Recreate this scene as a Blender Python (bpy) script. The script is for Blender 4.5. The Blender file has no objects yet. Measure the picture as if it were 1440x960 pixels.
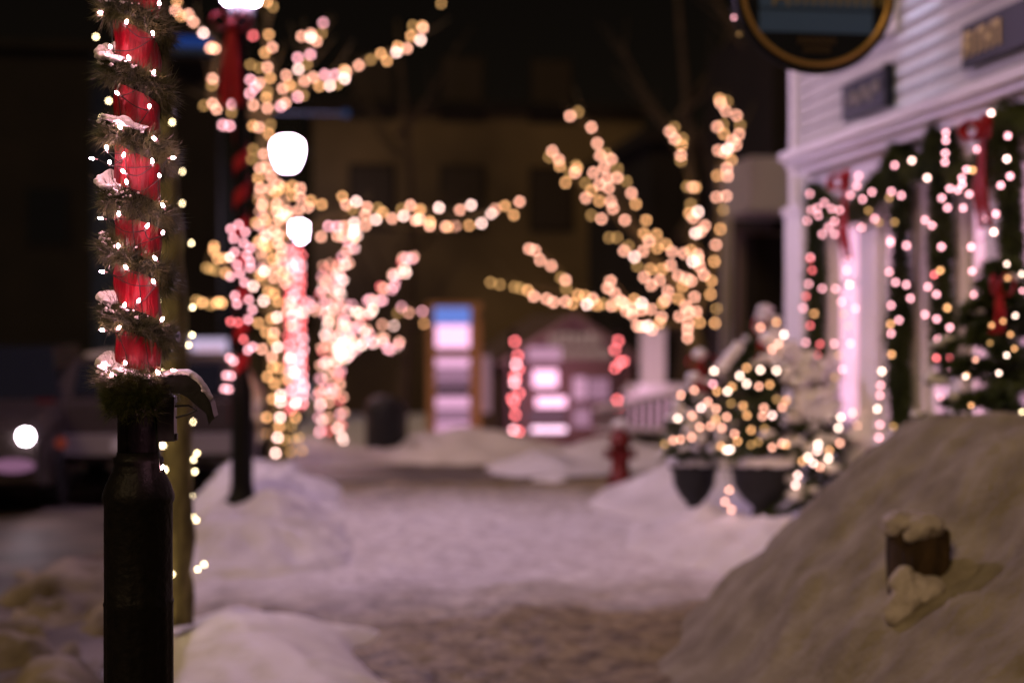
import bpy, math, random
from mathutils import Vector, Matrix, noise
random.seed(7)
C = bpy.context.scene
COL = C.collection
PI = math.pi
R = math.radians

# ------------------------------------------------------------------ camera, world, sun, exposure
F_PX = 2000.0                       # focal length in photo pixels (50 mm on a 36 mm wide sensor)
CAM = Vector((0.0, 0.0, 1.5))
YAW = math.atan(0.14); PITCH = math.atan(0.010)
FWD = Vector((math.sin(YAW)*math.cos(PITCH), math.cos(YAW)*math.cos(PITCH), -math.sin(PITCH)))
RGT = Vector((math.cos(YAW), -math.sin(YAW), 0.0))
UPV = RGT.cross(FWD)
cam_d = bpy.data.cameras.new('camera'); cam = bpy.data.objects.new('camera', cam_d); COL.objects.link(cam)
cam_d.sensor_width = 36.0; cam_d.sensor_fit = 'HORIZONTAL'; cam_d.lens = 50.0
cam_d.clip_start = 0.05; cam_d.clip_end = 800.0
cam.matrix_world = Matrix(((RGT.x, UPV.x, -FWD.x, CAM.x), (RGT.y, UPV.y, -FWD.y, CAM.y), (RGT.z, UPV.z, -FWD.z, CAM.z), (0, 0, 0, 1)))
C.camera = cam
cam_d.dof.use_dof = True
cam_d.dof.focus_distance = 3.36
cam_d.dof.aperture_fstop = 1.34
cam_d.dof.aperture_blades = 0

wd = bpy.data.worlds.new('World'); C.world = wd; wd.use_nodes = True
wn = wd.node_tree; sky = wn.nodes.new('ShaderNodeTexSky'); sky.sky_type = 'NISHITA'; sky.sun_disc = False
sky.sun_elevation = R(38); sky.sun_rotation = R(218)
tint = wn.nodes.new('ShaderNodeMix'); tint.data_type = 'RGBA'; tint.blend_type = 'MULTIPLY'; tint.inputs['Factor'].default_value = 1.0; tint.inputs['B'].default_value = (1.0, 0.50, 0.26, 1)   # town-lit winter cloud
wn.links.new(sky.outputs[0], tint.inputs['A']); wn.links.new(tint.outputs['Result'], wn.nodes['Background'].inputs[0]); wn.nodes['Background'].inputs[1].default_value = 0.0013

sd = bpy.data.lights.new('night_glow', 'SUN'); sun = bpy.data.objects.new('night_glow', sd); COL.objects.link(sun)
sd.energy = 1.0; sd.angle = R(18); sd.color = (1.0, 0.66, 0.34)
sdir = Vector((-0.50, -0.62, 0.62)).normalized()      # towards the glow of the town behind the camera
sun.rotation_euler = sdir.to_track_quat('Z', 'Y').to_euler()

C.view_settings.view_transform = 'Standard'; C.view_settings.look = 'None'
C.view_settings.exposure = 0.0; C.view_settings.gamma = 1.0
C.render.engine = 'CYCLES'
C.cycles.use_adaptive_sampling = False
C.cycles.use_denoising = True
C.cycles.denoiser = 'OPENIMAGEDENOISE'
C.cycles.denoising_prefilter = 'ACCURATE'
C.cycles.sample_clamp_indirect = 4.0
C.cycles.max_bounces = 4; C.cycles.diffuse_bounces = 2; C.cycles.glossy_bounces = 2; C.cycles.transmission_bounces = 3

# ------------------------------------------------------------------ picture measurements -> points
def ray(px, py):
    return (FWD + RGT*((px-720)/F_PX) + UPV*((480-py)/F_PX))
def P(px, py, Y):                   # the point seen at a photo pixel, Y metres down the street
    d = ray(px, py); return CAM + d*(Y/d.y)
def Q(px, py, X):                   # same, on the plane x = X (the shop front)
    d = ray(px, py); return CAM + d*(X/d.x)
def scale_at(Y): return Y/F_PX*1.0

# ------------------------------------------------------------------ materials
MATS = {}
def mat(name, col, rough=0.7, metal=0.0, noise_scale=None, col2=None, bump=0.0, bump_scale=None, spec=0.3, sub=0.0, coat=0, detail=6, stretch=None, emis=None, es=0.0, ramp=(0.35, 0.65)):
    if name in MATS: return MATS[name]
    m = bpy.data.materials.new(name); m.use_nodes = True; nt = m.node_tree; b = nt.nodes['Principled BSDF']
    b.inputs['Base Color'].default_value = (*col, 1); b.inputs['Roughness'].default_value = rough; b.inputs['Metallic'].default_value = metal
    b.inputs['Specular IOR Level'].default_value = spec
    tc = nt.nodes.new('ShaderNodeTexCoord'); mp = nt.nodes.new('ShaderNodeMapping'); nt.links.new(tc.outputs['Object'], mp.inputs[0])
    if stretch: mp.inputs['Scale'].default_value = stretch
    if noise_scale:
        n = nt.nodes.new('ShaderNodeTexNoise'); n.inputs['Scale'].default_value = noise_scale; n.inputs['Detail'].default_value = detail
        r = nt.nodes.new('ShaderNodeValToRGB'); r.color_ramp.elements[0].position = ramp[0]; r.color_ramp.elements[1].position = ramp[1]
        r.color_ramp.elements[0].color = (*col, 1); r.color_ramp.elements[1].color = (*(col2 or col), 1)
        nt.links.new(mp.outputs[0], n.inputs[0]); nt.links.new(n.outputs[0], r.inputs[0]); nt.links.new(r.outputs[0], b.inputs['Base Color'])
    if bump:
        n2 = nt.nodes.new('ShaderNodeTexNoise'); n2.inputs['Scale'].default_value = bump_scale or 30; n2.inputs['Detail'].default_value = 8
        bp = nt.nodes.new('ShaderNodeBump'); bp.inputs['Strength'].default_value = bump; bp.inputs['Distance'].default_value = 0.02
        nt.links.new(mp.outputs[0], n2.inputs[0]); nt.links.new(n2.outputs[0], bp.inputs['Height']); nt.links.new(bp.outputs[0], b.inputs['Normal'])
    if emis:
        b.inputs['Emission Color'].default_value = (*emis, 1); b.inputs['Emission Strength'].default_value = es
    MATS[name] = m; return m
def emat(name, col, s):
    if name in MATS: return MATS[name]
    m = bpy.data.materials.new(name); m.use_nodes = True; nt = m.node_tree; nt.nodes.clear()
    e = nt.nodes.new('ShaderNodeEmission'); o = nt.nodes.new('ShaderNodeOutputMaterial'); e.inputs[0].default_value = (*col, 1); e.inputs[1].default_value = s
    nt.links.new(e.outputs[0], o.inputs[0]); MATS[name] = m; return m

M_snow = mat('snow', (0.60, 0.58, 0.60), 0.6, 0, 1.7, (0.80, 0.79, 0.82), 0.7, 14, 0.25)
M_porch = mat('porch_paint', (0.72, 0.70, 0.72), 0.6)
M_grey = mat('old_snow', (0.36, 0.32, 0.28), 0.65, 0, 14, (0.50, 0.455, 0.41), 0.8, 45)
M_dirty = mat('dirty_road_snow', (0.07, 0.055, 0.038), 0.75, 0, 2.6, (0.30, 0.26, 0.21), 1.0, 9, 0.2, detail=10)
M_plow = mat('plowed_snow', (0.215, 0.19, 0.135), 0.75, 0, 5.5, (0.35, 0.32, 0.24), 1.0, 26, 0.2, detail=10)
M_soft = mat('soft_snow', (0.78, 0.76, 0.77), 0.55, 0, 3, (0.85, 0.84, 0.86), 0.25, 9, 0.25)
M_cap = mat('snow_cap', (0.78, 0.75, 0.76), 0.6, 0, 20, (0.86, 0.84, 0.85), 0.25, 120, 0.2, sub=0.2)
M_black = mat('black_paint', (0.005, 0.005, 0.006), 0.5, 0.0, 40, (0.009, 0.008, 0.008), 0.25, 60, 0.14)
M_darkmetal = mat('dark_metal', (0.02, 0.02, 0.02), 0.5, 0.3, 40, (0.03, 0.03, 0.03), 0.1, 60)
M_ribbon = mat('red_ribbon', (0.32, 0.002, 0.014), 0.42, 0.0, 30, (0.15, 0.001, 0.006), 0.9, 26, 0.4, stretch=(1.6, 1.6, 0.35))
M_redcloth = mat('red_cloth', (0.42, 0.012, 0.018), 0.6, 0, 30, (0.32, 0.01, 0.015))
M_needle = mat('garland_needles', (0.010, 0.022, 0.006), 0.45, 0, 60, (0.090, 0.100, 0.028), spec=0.4)
M_fir = mat('fir_needles', (0.028, 0.048, 0.018), 0.55, 0, 6, (0.095, 0.125, 0.042))
M_wire = mat('green_wire', (0.006, 0.012, 0.006), 0.5)
M_bark = mat('bark', (0.07, 0.055, 0.024), 0.85, 0, 22, (0.20, 0.165, 0.075), 1.0, 35, stretch=(1, 1, 0.25))
M_barkd = mat('dark_bark', (0.03, 0.022, 0.014), 0.85, 0, 12, (0.07, 0.05, 0.03), 0.8, 25, stretch=(1, 1, 0.3))
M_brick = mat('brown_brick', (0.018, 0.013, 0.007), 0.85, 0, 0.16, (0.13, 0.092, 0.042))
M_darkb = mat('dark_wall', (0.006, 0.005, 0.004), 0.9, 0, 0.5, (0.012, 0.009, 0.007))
M_siding = mat('painted_clapboard', (0.50, 0.50, 0.48), 0.5, 0, 3, (0.58, 0.58, 0.56), 0.1, 40)
M_trim = mat('white_trim', (0.82, 0.80, 0.83), 0.45, 0, 5, (0.80, 0.79, 0.80))
M_glassd = mat('dark_glass', (0.01, 0.012, 0.015), 0.08, 0.0, spec=0.5)
M_amberw = mat('amber_wood', (0.34, 0.19, 0.07), 0.6, 0, 8, (0.27, 0.14, 0.05))
M_signdk = mat('sign_navy', (0.006, 0.008, 0.012), 0.45, spec=0.2)
M_signbl = mat('sign_blue', (0.06, 0.12, 0.25), 0.35)
M_signbl2 = mat('sign_slate', (0.03, 0.035, 0.06), 0.4)
M_gold = mat('gold_leaf', (0.55, 0.34, 0.10), 0.35, 0.7)
M_goldp = mat('gold_paint', (0.60, 0.45, 0.14), 0.5)
M_goldd = mat('gold_letters', (0.10, 0.065, 0.03), 0.5)
M_hyd = mat('hydrant_red', (0.16, 0.010, 0.010), 0.45, 0, 20, (0.10, 0.008, 0.008))
M_urn = mat('cast_iron', (0.012, 0.013, 0.014), 0.55, 0, 20, (0.025, 0.025, 0.028), 0.3, 30)
M_wood = mat('weathered_wood', (0.020, 0.012, 0.005), 0.8, 0, 16, (0.075, 0.045, 0.018), 1.0, 40, stretch=(1, 1, 0.25))
M_car = mat('car_paint', (0.040, 0.032, 0.030), 0.3, 0.2)
M_rubber = mat('rubber', (0.006, 0.006, 0.006), 0.8)
M_chrome = mat('bumper', (0.20, 0.18, 0.18), 0.45, 0.4)
M_pale = mat('pale_lettering', (0.35, 0.33, 0.36), 0.6)
M_road = mat('road_slush', (0.045, 0.036, 0.028), 0.55, 0, 1.4, (0.16, 0.135, 0.11), 0.8, 7, 0.4, detail=10)

# sidewalk: trodden snow with dark grit, brown nearby and far off, paler band between
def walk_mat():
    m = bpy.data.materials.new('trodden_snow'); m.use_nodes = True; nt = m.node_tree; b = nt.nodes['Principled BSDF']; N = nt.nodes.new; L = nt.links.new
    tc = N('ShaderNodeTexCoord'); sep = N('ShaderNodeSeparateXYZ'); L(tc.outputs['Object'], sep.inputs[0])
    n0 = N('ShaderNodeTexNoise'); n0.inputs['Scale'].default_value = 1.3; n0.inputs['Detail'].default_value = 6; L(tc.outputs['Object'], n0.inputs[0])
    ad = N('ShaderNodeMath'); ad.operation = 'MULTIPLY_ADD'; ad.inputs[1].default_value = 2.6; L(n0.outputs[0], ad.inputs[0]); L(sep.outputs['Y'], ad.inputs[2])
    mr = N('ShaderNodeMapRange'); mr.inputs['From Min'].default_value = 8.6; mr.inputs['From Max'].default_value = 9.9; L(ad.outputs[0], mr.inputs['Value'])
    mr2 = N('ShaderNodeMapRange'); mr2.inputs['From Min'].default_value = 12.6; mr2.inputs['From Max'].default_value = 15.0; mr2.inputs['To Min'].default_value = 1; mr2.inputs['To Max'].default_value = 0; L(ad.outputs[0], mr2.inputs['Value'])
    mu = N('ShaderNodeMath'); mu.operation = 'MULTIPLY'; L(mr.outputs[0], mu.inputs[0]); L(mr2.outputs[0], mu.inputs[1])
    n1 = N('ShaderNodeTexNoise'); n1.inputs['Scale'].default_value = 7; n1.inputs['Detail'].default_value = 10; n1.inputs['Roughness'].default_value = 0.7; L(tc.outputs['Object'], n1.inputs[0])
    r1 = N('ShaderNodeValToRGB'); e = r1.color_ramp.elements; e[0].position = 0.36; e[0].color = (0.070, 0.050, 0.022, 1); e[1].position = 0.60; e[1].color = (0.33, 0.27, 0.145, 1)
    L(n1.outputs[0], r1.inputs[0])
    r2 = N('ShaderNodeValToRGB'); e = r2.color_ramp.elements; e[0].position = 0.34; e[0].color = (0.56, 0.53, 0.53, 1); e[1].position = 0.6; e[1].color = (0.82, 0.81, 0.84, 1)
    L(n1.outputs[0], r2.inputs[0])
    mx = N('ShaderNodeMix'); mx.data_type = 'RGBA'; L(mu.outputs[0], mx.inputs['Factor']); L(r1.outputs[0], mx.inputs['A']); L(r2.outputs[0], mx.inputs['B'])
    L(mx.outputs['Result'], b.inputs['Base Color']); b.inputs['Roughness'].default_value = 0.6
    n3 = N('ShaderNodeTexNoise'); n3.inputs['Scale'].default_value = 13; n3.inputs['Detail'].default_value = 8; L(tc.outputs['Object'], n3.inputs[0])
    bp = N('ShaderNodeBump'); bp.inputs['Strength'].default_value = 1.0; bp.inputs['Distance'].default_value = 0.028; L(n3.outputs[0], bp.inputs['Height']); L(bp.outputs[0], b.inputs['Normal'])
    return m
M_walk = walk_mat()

# ------------------------------------------------------------------ mesh builder
def sm(a, b, x):
    t = max(0.0, min(1.0, (x-a)/(b-a))); return t*t*(3-2*t)
class MB:
    def __init__(s): s.v = []; s.f = []
    def quadbox(s, p, ax, ay, az):            # centre and three half-axis vectors
        p, ax, ay, az = Vector(p), Vector(ax), Vector(ay), Vector(az); i = len(s.v)
        for sx in (-1, 1):
            for sy in (-1, 1):
                for sz in (-1, 1): s.v.append(p+ax*sx+ay*sy+az*sz)
        for f in ((0,1,3,2),(4,6,7,5),(0,4,5,1),(2,3,7,6),(0,2,6,4),(1,5,7,3)): s.f.append([i+k for k in f])
        return s
    def box(s, x0, x1, y0, y1, z0, z1):
        return s.quadbox(((x0+x1)/2,(y0+y1)/2,(z0+z1)/2), ((x1-x0)/2,0,0), (0,(y1-y0)/2,0), (0,0,(z1-z0)/2))
    def tube(s, pts, rad, n=8, cap=True):
        pts = [Vector(p) for p in pts]; k = len(pts)
        if not hasattr(rad, '__len__'): rad = [rad]*k
        t0 = (pts[1]-pts[0]).normalized(); u = t0.orthogonal().normalized(); i0 = len(s.v)
        for i, p in enumerate(pts):
            t = (pts[min(i+1,k-1)]-pts[max(i-1,0)])
            if t.length < 1e-9: t = t0
            t.normalize(); u = (u - t*u.dot(t))
            if u.length < 1e-6: u = t.orthogonal()
            u.normalize(); w = t.cross(u)
            for j in range(n):
                a = 2*PI*j/n; s.v.append(p+(u*math.cos(a)+w*math.sin(a))*rad[i])
        for i in range(k-1):
            for j in range(n):
                a = i0+i*n+j; b = i0+i*n+(j+1)%n; s.f.append([a, b, b+n, a+n])
        if cap:
            s.f.append([i0+j for j in range(n)][::-1]); s.f.append([i0+(k-1)*n+j for j in range(n)])
        return s
    def lathe(s, prof, c=(0,0,0), n=32, flute=0, fr=(0,0), fd=0.0):
        c = Vector(c); i0 = len(s.v); k = len(prof)
        for r, z in prof:
            for j in range(n):
                a = 2*PI*j/n; rr = r
                if flute and fr[0] <= z <= fr[1]: rr = r - fd*(0.5+0.5*math.cos(a*flute))
                s.v.append(c+Vector((rr*math.cos(a), rr*math.sin(a), z)))
        for i in range(k-1):
            for j in range(n):
                a = i0+i*n+j; b = i0+i*n+(j+1)%n; s.f.append([a, b, b+n, a+n])
        s.f.append([i0+j for j in range(n)][::-1]); s.f.append([i0+(k-1)*n+j for j in range(n)])
        return s
    def blob(s, c, rx, ry, rz, seed=0, amp=0.25, nu=14, nv=9, fq=2.0, half=False):
        c = Vector(c); i0 = len(s.v)
        for i in range(nv+1):
            th = PI*i/nv
            if half: th = PI*0.55*i/nv
            for j in range(nu):
                ph = 2*PI*j/nu
                d = Vector((math.sin(th)*math.cos(ph), math.sin(th)*math.sin(ph), math.cos(th)))
                k = 1+amp*noise.noise(d*fq+Vector((seed*3.1, seed, 0)))*1.6
                s.v.append(c+Vector((d.x*rx, d.y*ry, d.z*rz))*k)
        for i in range(nv):
            for j in range(nu):
                a = i0+i*nu+j; b = i0+i*nu+(j+1)%nu; s.f.append([a, a+nu, b+nu, b])
        return s
    def needle(s, p, d, L, w):
        d = d.normalized(); u = d.orthogonal().normalized(); i = len(s.v); v2 = d.cross(u)
        s.v += [p+u*w, p-u*w*0.5+v2*w*0.86, p-u*w*0.5-v2*w*0.86, p+d*L]
        s.f += [[i, i+1, i+3], [i+1, i+2, i+3], [i+2, i, i+3]]
    def leaf(s, p, d, L, w):
        u = d.cross(Vector((random.uniform(-1,1), random.uniform(-1,1), random.uniform(-1,1))))
        if u.length < 1e-4: u = d.orthogonal()
        u.normalize(); i = len(s.v); d = d.normalized()
        s.v += [p-u*w, p+u*w, p+d*L]; s.f += [[i, i+1, i+2]]
    def build(s, name, m, parent=None, smooth=False):
        me = bpy.data.meshes.new(name); me.from_pydata([tuple(v) for v in s.v], [], s.f); me.update()
        if smooth: me.polygons.foreach_set('use_smooth', [True]*len(me.polygons))
        me.materials.append(m); o = bpy.data.objects.new(name, me); COL.objects.link(o)
        if parent:
            o.parent = parent; o.matrix_parent_inverse = Matrix.Translation(-Vector(parent.location)) if parent.type == 'EMPTY' else Matrix.Identity(4)
        return o
def thing(name, label, cat, loc=(0,0,0), group=None):
    o = bpy.data.objects.new(name, None); COL.objects.link(o); o.location = loc; o.empty_display_size = 0.1
    o['label'] = label; o['category'] = cat
    if group: o['group'] = group
    return o
def tag(o, label, cat, group=None):
    o['label'] = label; o['category'] = cat
    if group: o['group'] = group
    return o
def struct(name, mb, m, smooth=False):
    o = mb.build(name, m, None, smooth); o['kind'] = 'structure'; return o
def fn(x, y, s=1.0, o=4, seed=0):
    return noise.fractal(Vector((x*s, y*s, seed*7.3)), 1.0, 2.0, o)
def spline(pts, n=8):
    pts = [Vector(p) for p in pts]; out = []; k = len(pts)
    for i in range(k-1):
        p0 = pts[max(i-1,0)]; p1 = pts[i]; p2 = pts[i+1]; p3 = pts[min(i+2,k-1)]
        for j in range(n):
            t = j/n; out.append(0.5*((2*p1)+(p2-p0)*t+(2*p0-5*p1+4*p2-p3)*t*t+(3*p1-p0-3*p2+p3)*t*t*t))
    out.append(pts[-1]); return out

# ------------------------------------------------------------------ ground, road, sidewalk, snow banks
def zg(y): return -0.08*max(0.0, min(y, 30.0)-15.0)      # the street drops gently away
def patch(name, xs, ys, hf0, m, smooth=True):
    hf = lambda x, y: hf0(x, y)+zg(y)
    mb = MB(); nx, ny = len(xs), len(ys)
    mb.v = [Vector((x, y, hf(x, y))) for y in ys for x in xs]
    mb.f = [[j*nx+i, j*nx+i+1, (j+1)*nx+i+1, (j+1)*nx+i] for j in range(ny-1) for i in range(nx-1)]
    return struct(name, mb, m, smooth)
def lin(a, b, n): return [a+(b-a)*i/(n-1) for i in range(n)]
patch('ground', [-400, -100, -30, -14, 0, 14, 30, 100, 400], [-60, 0, 15, 20, 25, 30, 60, 200, 700], lambda x, y: -0.17, M_road)
patch('road', lin(-14, -1.0, 120), lin(-2, 60, 400), lambda x, y: -0.10+0.035*fn(x, y, 1.6, 4, 2)+0.02*fn(x*3, y*0.7, 1, 3, 5), M_road)
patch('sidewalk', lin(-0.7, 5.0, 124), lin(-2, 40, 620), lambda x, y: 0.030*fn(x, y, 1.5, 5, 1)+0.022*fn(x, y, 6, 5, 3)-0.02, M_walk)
patch('side_street', lin(-14, 20, 120), lin(13.8, 17.0, 60), lambda x, y: 0.012+0.03*fn(x, y, 1.8, 4, 12) if 13.9 < y < 16.9 else -0.1, M_road)

def bank(name, x0, x1, y0, y1, step, func, m):
    nx = int((x1-x0)/step)+1; ny = int((y1-y0)/step)+1
    def h(x, y):
        e = min(x-x0, x1-x, y-y0, y1-y)
        q = func(x, y)*sm(0, 0.25, e)
        return q-0.12*(1-sm(0, 0.12, e))-0.15*(1-sm(-0.03, 0.045, q))-0.01
    return patch(name, lin(x0, x1, nx), lin(y0, y1, ny), h, m)
# the big ploughed heap on the right
TUB = (2.19, 4.93)
_r = random.Random(77)
CLODS = [(_r.uniform(1.3, 4.3), _r.uniform(2.5, 7.6), _r.uniform(0.025, 0.085)) for _ in range(230)]
CG = {}
for cx_, cy_, cr_ in CLODS:
    for i_ in range(int((cx_-0.25)*4), int((cx_+0.25)*4)+1):
        for j_ in range(int((cy_-0.25)*4), int((cy_+0.25)*4)+1): CG.setdefault((i_, j_), []).append((cx_, cy_, cr_))
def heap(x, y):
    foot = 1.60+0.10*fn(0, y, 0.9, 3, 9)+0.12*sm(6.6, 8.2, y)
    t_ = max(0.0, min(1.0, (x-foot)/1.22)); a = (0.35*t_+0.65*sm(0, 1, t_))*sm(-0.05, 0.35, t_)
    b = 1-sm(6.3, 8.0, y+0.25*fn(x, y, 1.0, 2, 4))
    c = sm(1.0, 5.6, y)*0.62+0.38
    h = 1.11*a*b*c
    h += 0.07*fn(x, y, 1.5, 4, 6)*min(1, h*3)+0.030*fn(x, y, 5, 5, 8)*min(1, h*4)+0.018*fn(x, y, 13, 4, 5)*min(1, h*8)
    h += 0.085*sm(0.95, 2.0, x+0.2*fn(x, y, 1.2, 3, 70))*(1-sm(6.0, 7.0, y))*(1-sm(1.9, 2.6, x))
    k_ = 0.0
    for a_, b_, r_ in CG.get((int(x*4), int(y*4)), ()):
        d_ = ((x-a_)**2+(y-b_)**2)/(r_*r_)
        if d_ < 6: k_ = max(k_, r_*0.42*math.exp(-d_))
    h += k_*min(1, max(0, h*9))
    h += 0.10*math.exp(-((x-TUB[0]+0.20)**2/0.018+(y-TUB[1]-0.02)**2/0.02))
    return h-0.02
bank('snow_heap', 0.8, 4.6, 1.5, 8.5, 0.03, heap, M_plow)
# soft drift round the foot of the post and of the young tree
def drift(x, y):
    ed = 0.37+0.16*fn(0, y, 1.3, 3, 61)
    h = (0.125+0.05*fn(x*0.7, y, 1.1, 2, 62))*sm(ed+0.06, ed-0.55, x)*sm(3.3, 5.0, y)*(1-sm(6.85, 7.6, y+0.2*fn(x, y, 2, 3, 63)))
    h += 0.030*math.sin(x*4.1+y*2.3+1.5*fn(x, y, 1, 2, 64))*sm(0.4, 0, x)
    h *= sm(-0.95, -0.30, x)
    return h+(0.020*fn(x, y, 5, 4, 3)+0.006*fn(x, y, 19, 3, 4))*min(1, max(0, h*14))-0.03*(h < 0.01)
bank('snow_drift', -1.6, 0.6, 3.0, 7.8, 0.03, drift, M_soft)
# ploughed ridge along the kerb
def ridge(x, y):
    w = 0.28*fn(0, y, 0.7, 2, 31)
    cr = sm(0.46+w*0.8, -0.45+w*0.8, x)*sm(-1.15, -0.6, x)
    h = cr*(0.05+0.27*math.exp(-((y-12.4)/1.5)**2)+0.20*math.exp(-((y-9.7)/0.8)**2))*sm(7.6, 9.4, y)*(1-sm(13.6, 14.6, y))
    h += (0.12*fn(x, y, 2.2, 4, 14)+0.07*fn(x, y, 6, 4, 15))*min(1, h*6)
    return h-0.02
bank('snow_bank', -2.1, 0.8, 6.9, 14.9, 0.04, ridge, M_snow)
def rroad(x, y):
    h = 0.13*math.exp(-((x+1.25)/0.5)**2)*(0.6+0.4*math.sin(y*1.7))+0.10*fn(x, y, 2.4, 5, 21)*math.exp(-((x+1.4)/0.8)**2)
    return h-0.05
bank('snow_bank', -2.9, -0.35, 4.2, 10.4, 0.04, rroad, M_dirty)
def midr(x, y):   # cleaned bank by the hydrant and behind the urns
    h = 0.46*math.exp(-((x-3.45)/0.75)**2-((y-11.9)/0.8)**2)+0.20*math.exp(-((x-2.35)/0.55)**2-((y-14.6)/0.7)**2)+0.34*math.exp(-((x-3.4)/0.8)**2-((y-16.0)/1.0)**2)
    return h+0.08*fn(x, y, 2.0, 4, 17)*min(1, h*6)-0.03
bank('snow_bank', 1.0, 4.6, 10.4, 17.4, 0.05, midr, M_snow)
def urnsn(x, y):
    h = 0.16*math.exp(-((x-2.75)/0.45)**2-((y-9.6)/0.9)**2)+0.10*math.exp(-((x-3.2)/0.5)**2-((y-9.1)/1.0)**2)
    return h+(0.10*fn(x, y, 3.2, 5, 18)+0.03)*min(1, h*8)-0.02
bank('snow_bank', 1.9, 4.2, 7.7, 11.2, 0.035, urnsn, M_snow)
def farb(x, y):
    h = 0.55*math.exp(-((x-2.2)/1.3)**2-((y-19.6)/1.3)**2)+0.40*math.exp(-((x-0.2)/0.6)**2-((y-18.8)/1.0)**2)*0.4+0.5*math.exp(-((x+0.9)/0.9)**2-((y-19)/1.8)**2)
    return h+0.09*fn(x, y, 1.6, 4, 19)*min(1, h*6)-0.03
bank('snow_bank', -3.0, 5.5, 16.6, 23.5, 0.08, farb, M_snow)
patch('snow_field', lin(-1.4, 30, 60), lin(23.4, 70, 80), lambda x, y: 0.02+0.05*fn(x, y, 0.8, 3, 41), M_snow)

# ------------------------------------------------------------------ light strings
BALL = {}
def ball_mesh():
    t = (1+5**0.5)/2
    v = [Vector(p).normalized() for p in ((-1,t,0),(1,t,0),(-1,-t,0),(1,-t,0),(0,-1,t),(0,1,t),(0,-1,-t),(0,1,-t),(t,0,-1),(t,0,1),(-t,0,-1),(-t,0,1))]
    f = [(0,11,5),(0,5,1),(0,1,7),(0,7,10),(0,10,11),(1,5,9),(5,11,4),(11,10,2),(10,7,6),(7,1,8),(3,9,4),(3,4,2),(3,2,6),(3,6,8),(3,8,9),(4,9,5),(2,4,11),(6,2,10),(8,6,7),(9,8,1)]
    mid = {}; v = list(v); g = []
    def md(a, b):
        k = (min(a,b), max(a,b))
        if k not in mid: mid[k] = len(v); v.append((v[a]+v[b]).normalized())
        return mid[k]
    for a, b, c in f:
        ab, bc, ca = md(a,b), md(b,c), md(c,a); g += [(a,ab,ca),(b,bc,ab),(c,ca,bc),(ab,bc,ca)]
    return v, g
BV, BF = ball_mesh()
TINT = {'p': (1.08, 0.48, 0.33), 'k': (1.08, 0.46, 0.52), 'w': (1.6, 1.12, 0.90), 'b': (1.5, 0.92, 0.80), 'o': (0.80, 0.37, 0.15), 'd': (0.32, 0.17, 0.06), 'r': (0.90, 0.16, 0.17), 'y': (1.6, 1.25, 0.70)}
def bulb_data(kind, d, Y, gain):
    key = (kind, round(d, 4), round(Y), gain)
    if key not in BALL:
        ap = 15.3*abs(1-3.44/Y); b = 1422*d/Y
        k = gain*max(1.0, (ap*ap+b*b)/(b*b))
        c = TINT[kind]; m = emat('glow_%s_%d_%d_%d' % (kind, round(d*1e4), round(Y), int(gain*100)), c, k)
        me = bpy.data.meshes.new('bulb'); me.from_pydata([tuple(p*d/2) for p in BV], [], BF); me.materials.append(m)
        me.polygons.foreach_set('use_smooth', [True]*len(me.polygons)); BALL[key] = me
    return BALL[key]
def add_bulb(parent, p, kind, d, Y, gain=1.0):
    o = bpy.data.objects.new('bulb', bulb_data(kind, d, Y, gain)); COL.objects.link(o)
    o.parent = parent; o.location = Vector(p)-Vector(parent.location); return o
def pick(mix):
    r = random.random()*sum(w for _, w in mix)
    for k, w in mix:
        r -= w
        if r <= 0: return k
    return mix[0][0]
WARM = (('p', 5), ('k', 2.5), ('b', 1.0), ('o', 2.6), ('d', 1.6))
PINK = (('p', 3.5), ('k', 3.5), ('b', 2), ('r', 1.2), ('w', 0.3))
def wrap_string(path, rad, pitch, step, d, Y, label, mix=WARM, gain=1.0, group=None, phase=0.0, bare=False, name='string_lights'):
    """a light string wound round a limb (path of world points); bulbs sit on the helix"""
    sp = spline(path, 10); L = [0.0]
    for a, b in zip(sp, sp[1:]): L.append(L[-1]+(b-a).length)
    tot = L[-1]; t = thing(name, label, 'string lights', tuple(sp[0]), group)
    def at(s):
        s = max(0, min(tot-1e-6, s)); i = 0
        while i < len(L)-2 and L[i+1] < s: i += 1
        f = (s-L[i])/max(1e-9, L[i+1]-L[i]); return sp[i].lerp(sp[i+1], f), (sp[i+1]-sp[i]).normalized()
    wire = []; s = 0.0; circ = None
    def hp(s):
        p, tg = at(s); r = rad[0]+(rad[1]-rad[0])*s/tot
        u = tg.cross(Vector((0.3, 1, 0.1))); u.normalize(); w = tg.cross(u); a = 2*PI*s/pitch+phase
        return p+(u*math.cos(a)+w*math.sin(a))*r
    n = int(tot/pitch*8)+2
    for i in range(n): wire.append(hp(tot*i/(n-1)))
    MB().tube(wire, 0.0035, 4).build('wire', M_wire, t)
    rr = (rad[0]+rad[1])/2; per = math.sqrt((2*PI*rr)**2+pitch**2); ds = step/per*pitch
    s = random.random()*ds; cnt = 0
    while s < tot and cnt < 99:
        p = hp(s); q = p+Vector((random.uniform(-1,1), random.uniform(-1,1), random.uniform(-1,1)))*0.018
        add_bulb(t, q, pick(mix), d, Y, gain); cnt += 1; s += ds*random.uniform(0.75, 1.25)
    return t
def parse(s, sx, ox, oy, dflt='k'):
    o = []
    for w_ in s.split():
        k = dflt
        if w_[-1].isalpha(): k = w_[-1]; w_ = w_[:-1]
        a, b = w_.split(','); o.append((float(a)/sx+ox, float(b)/sx+oy, k))
    return o
def pts(seq, Y, dy=0.0):
    out = []
    for i, (x, y) in enumerate(seq):
        out.append(P(x, y, Y+dy*(i/max(1, len(seq)-1))))
    return out

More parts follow.
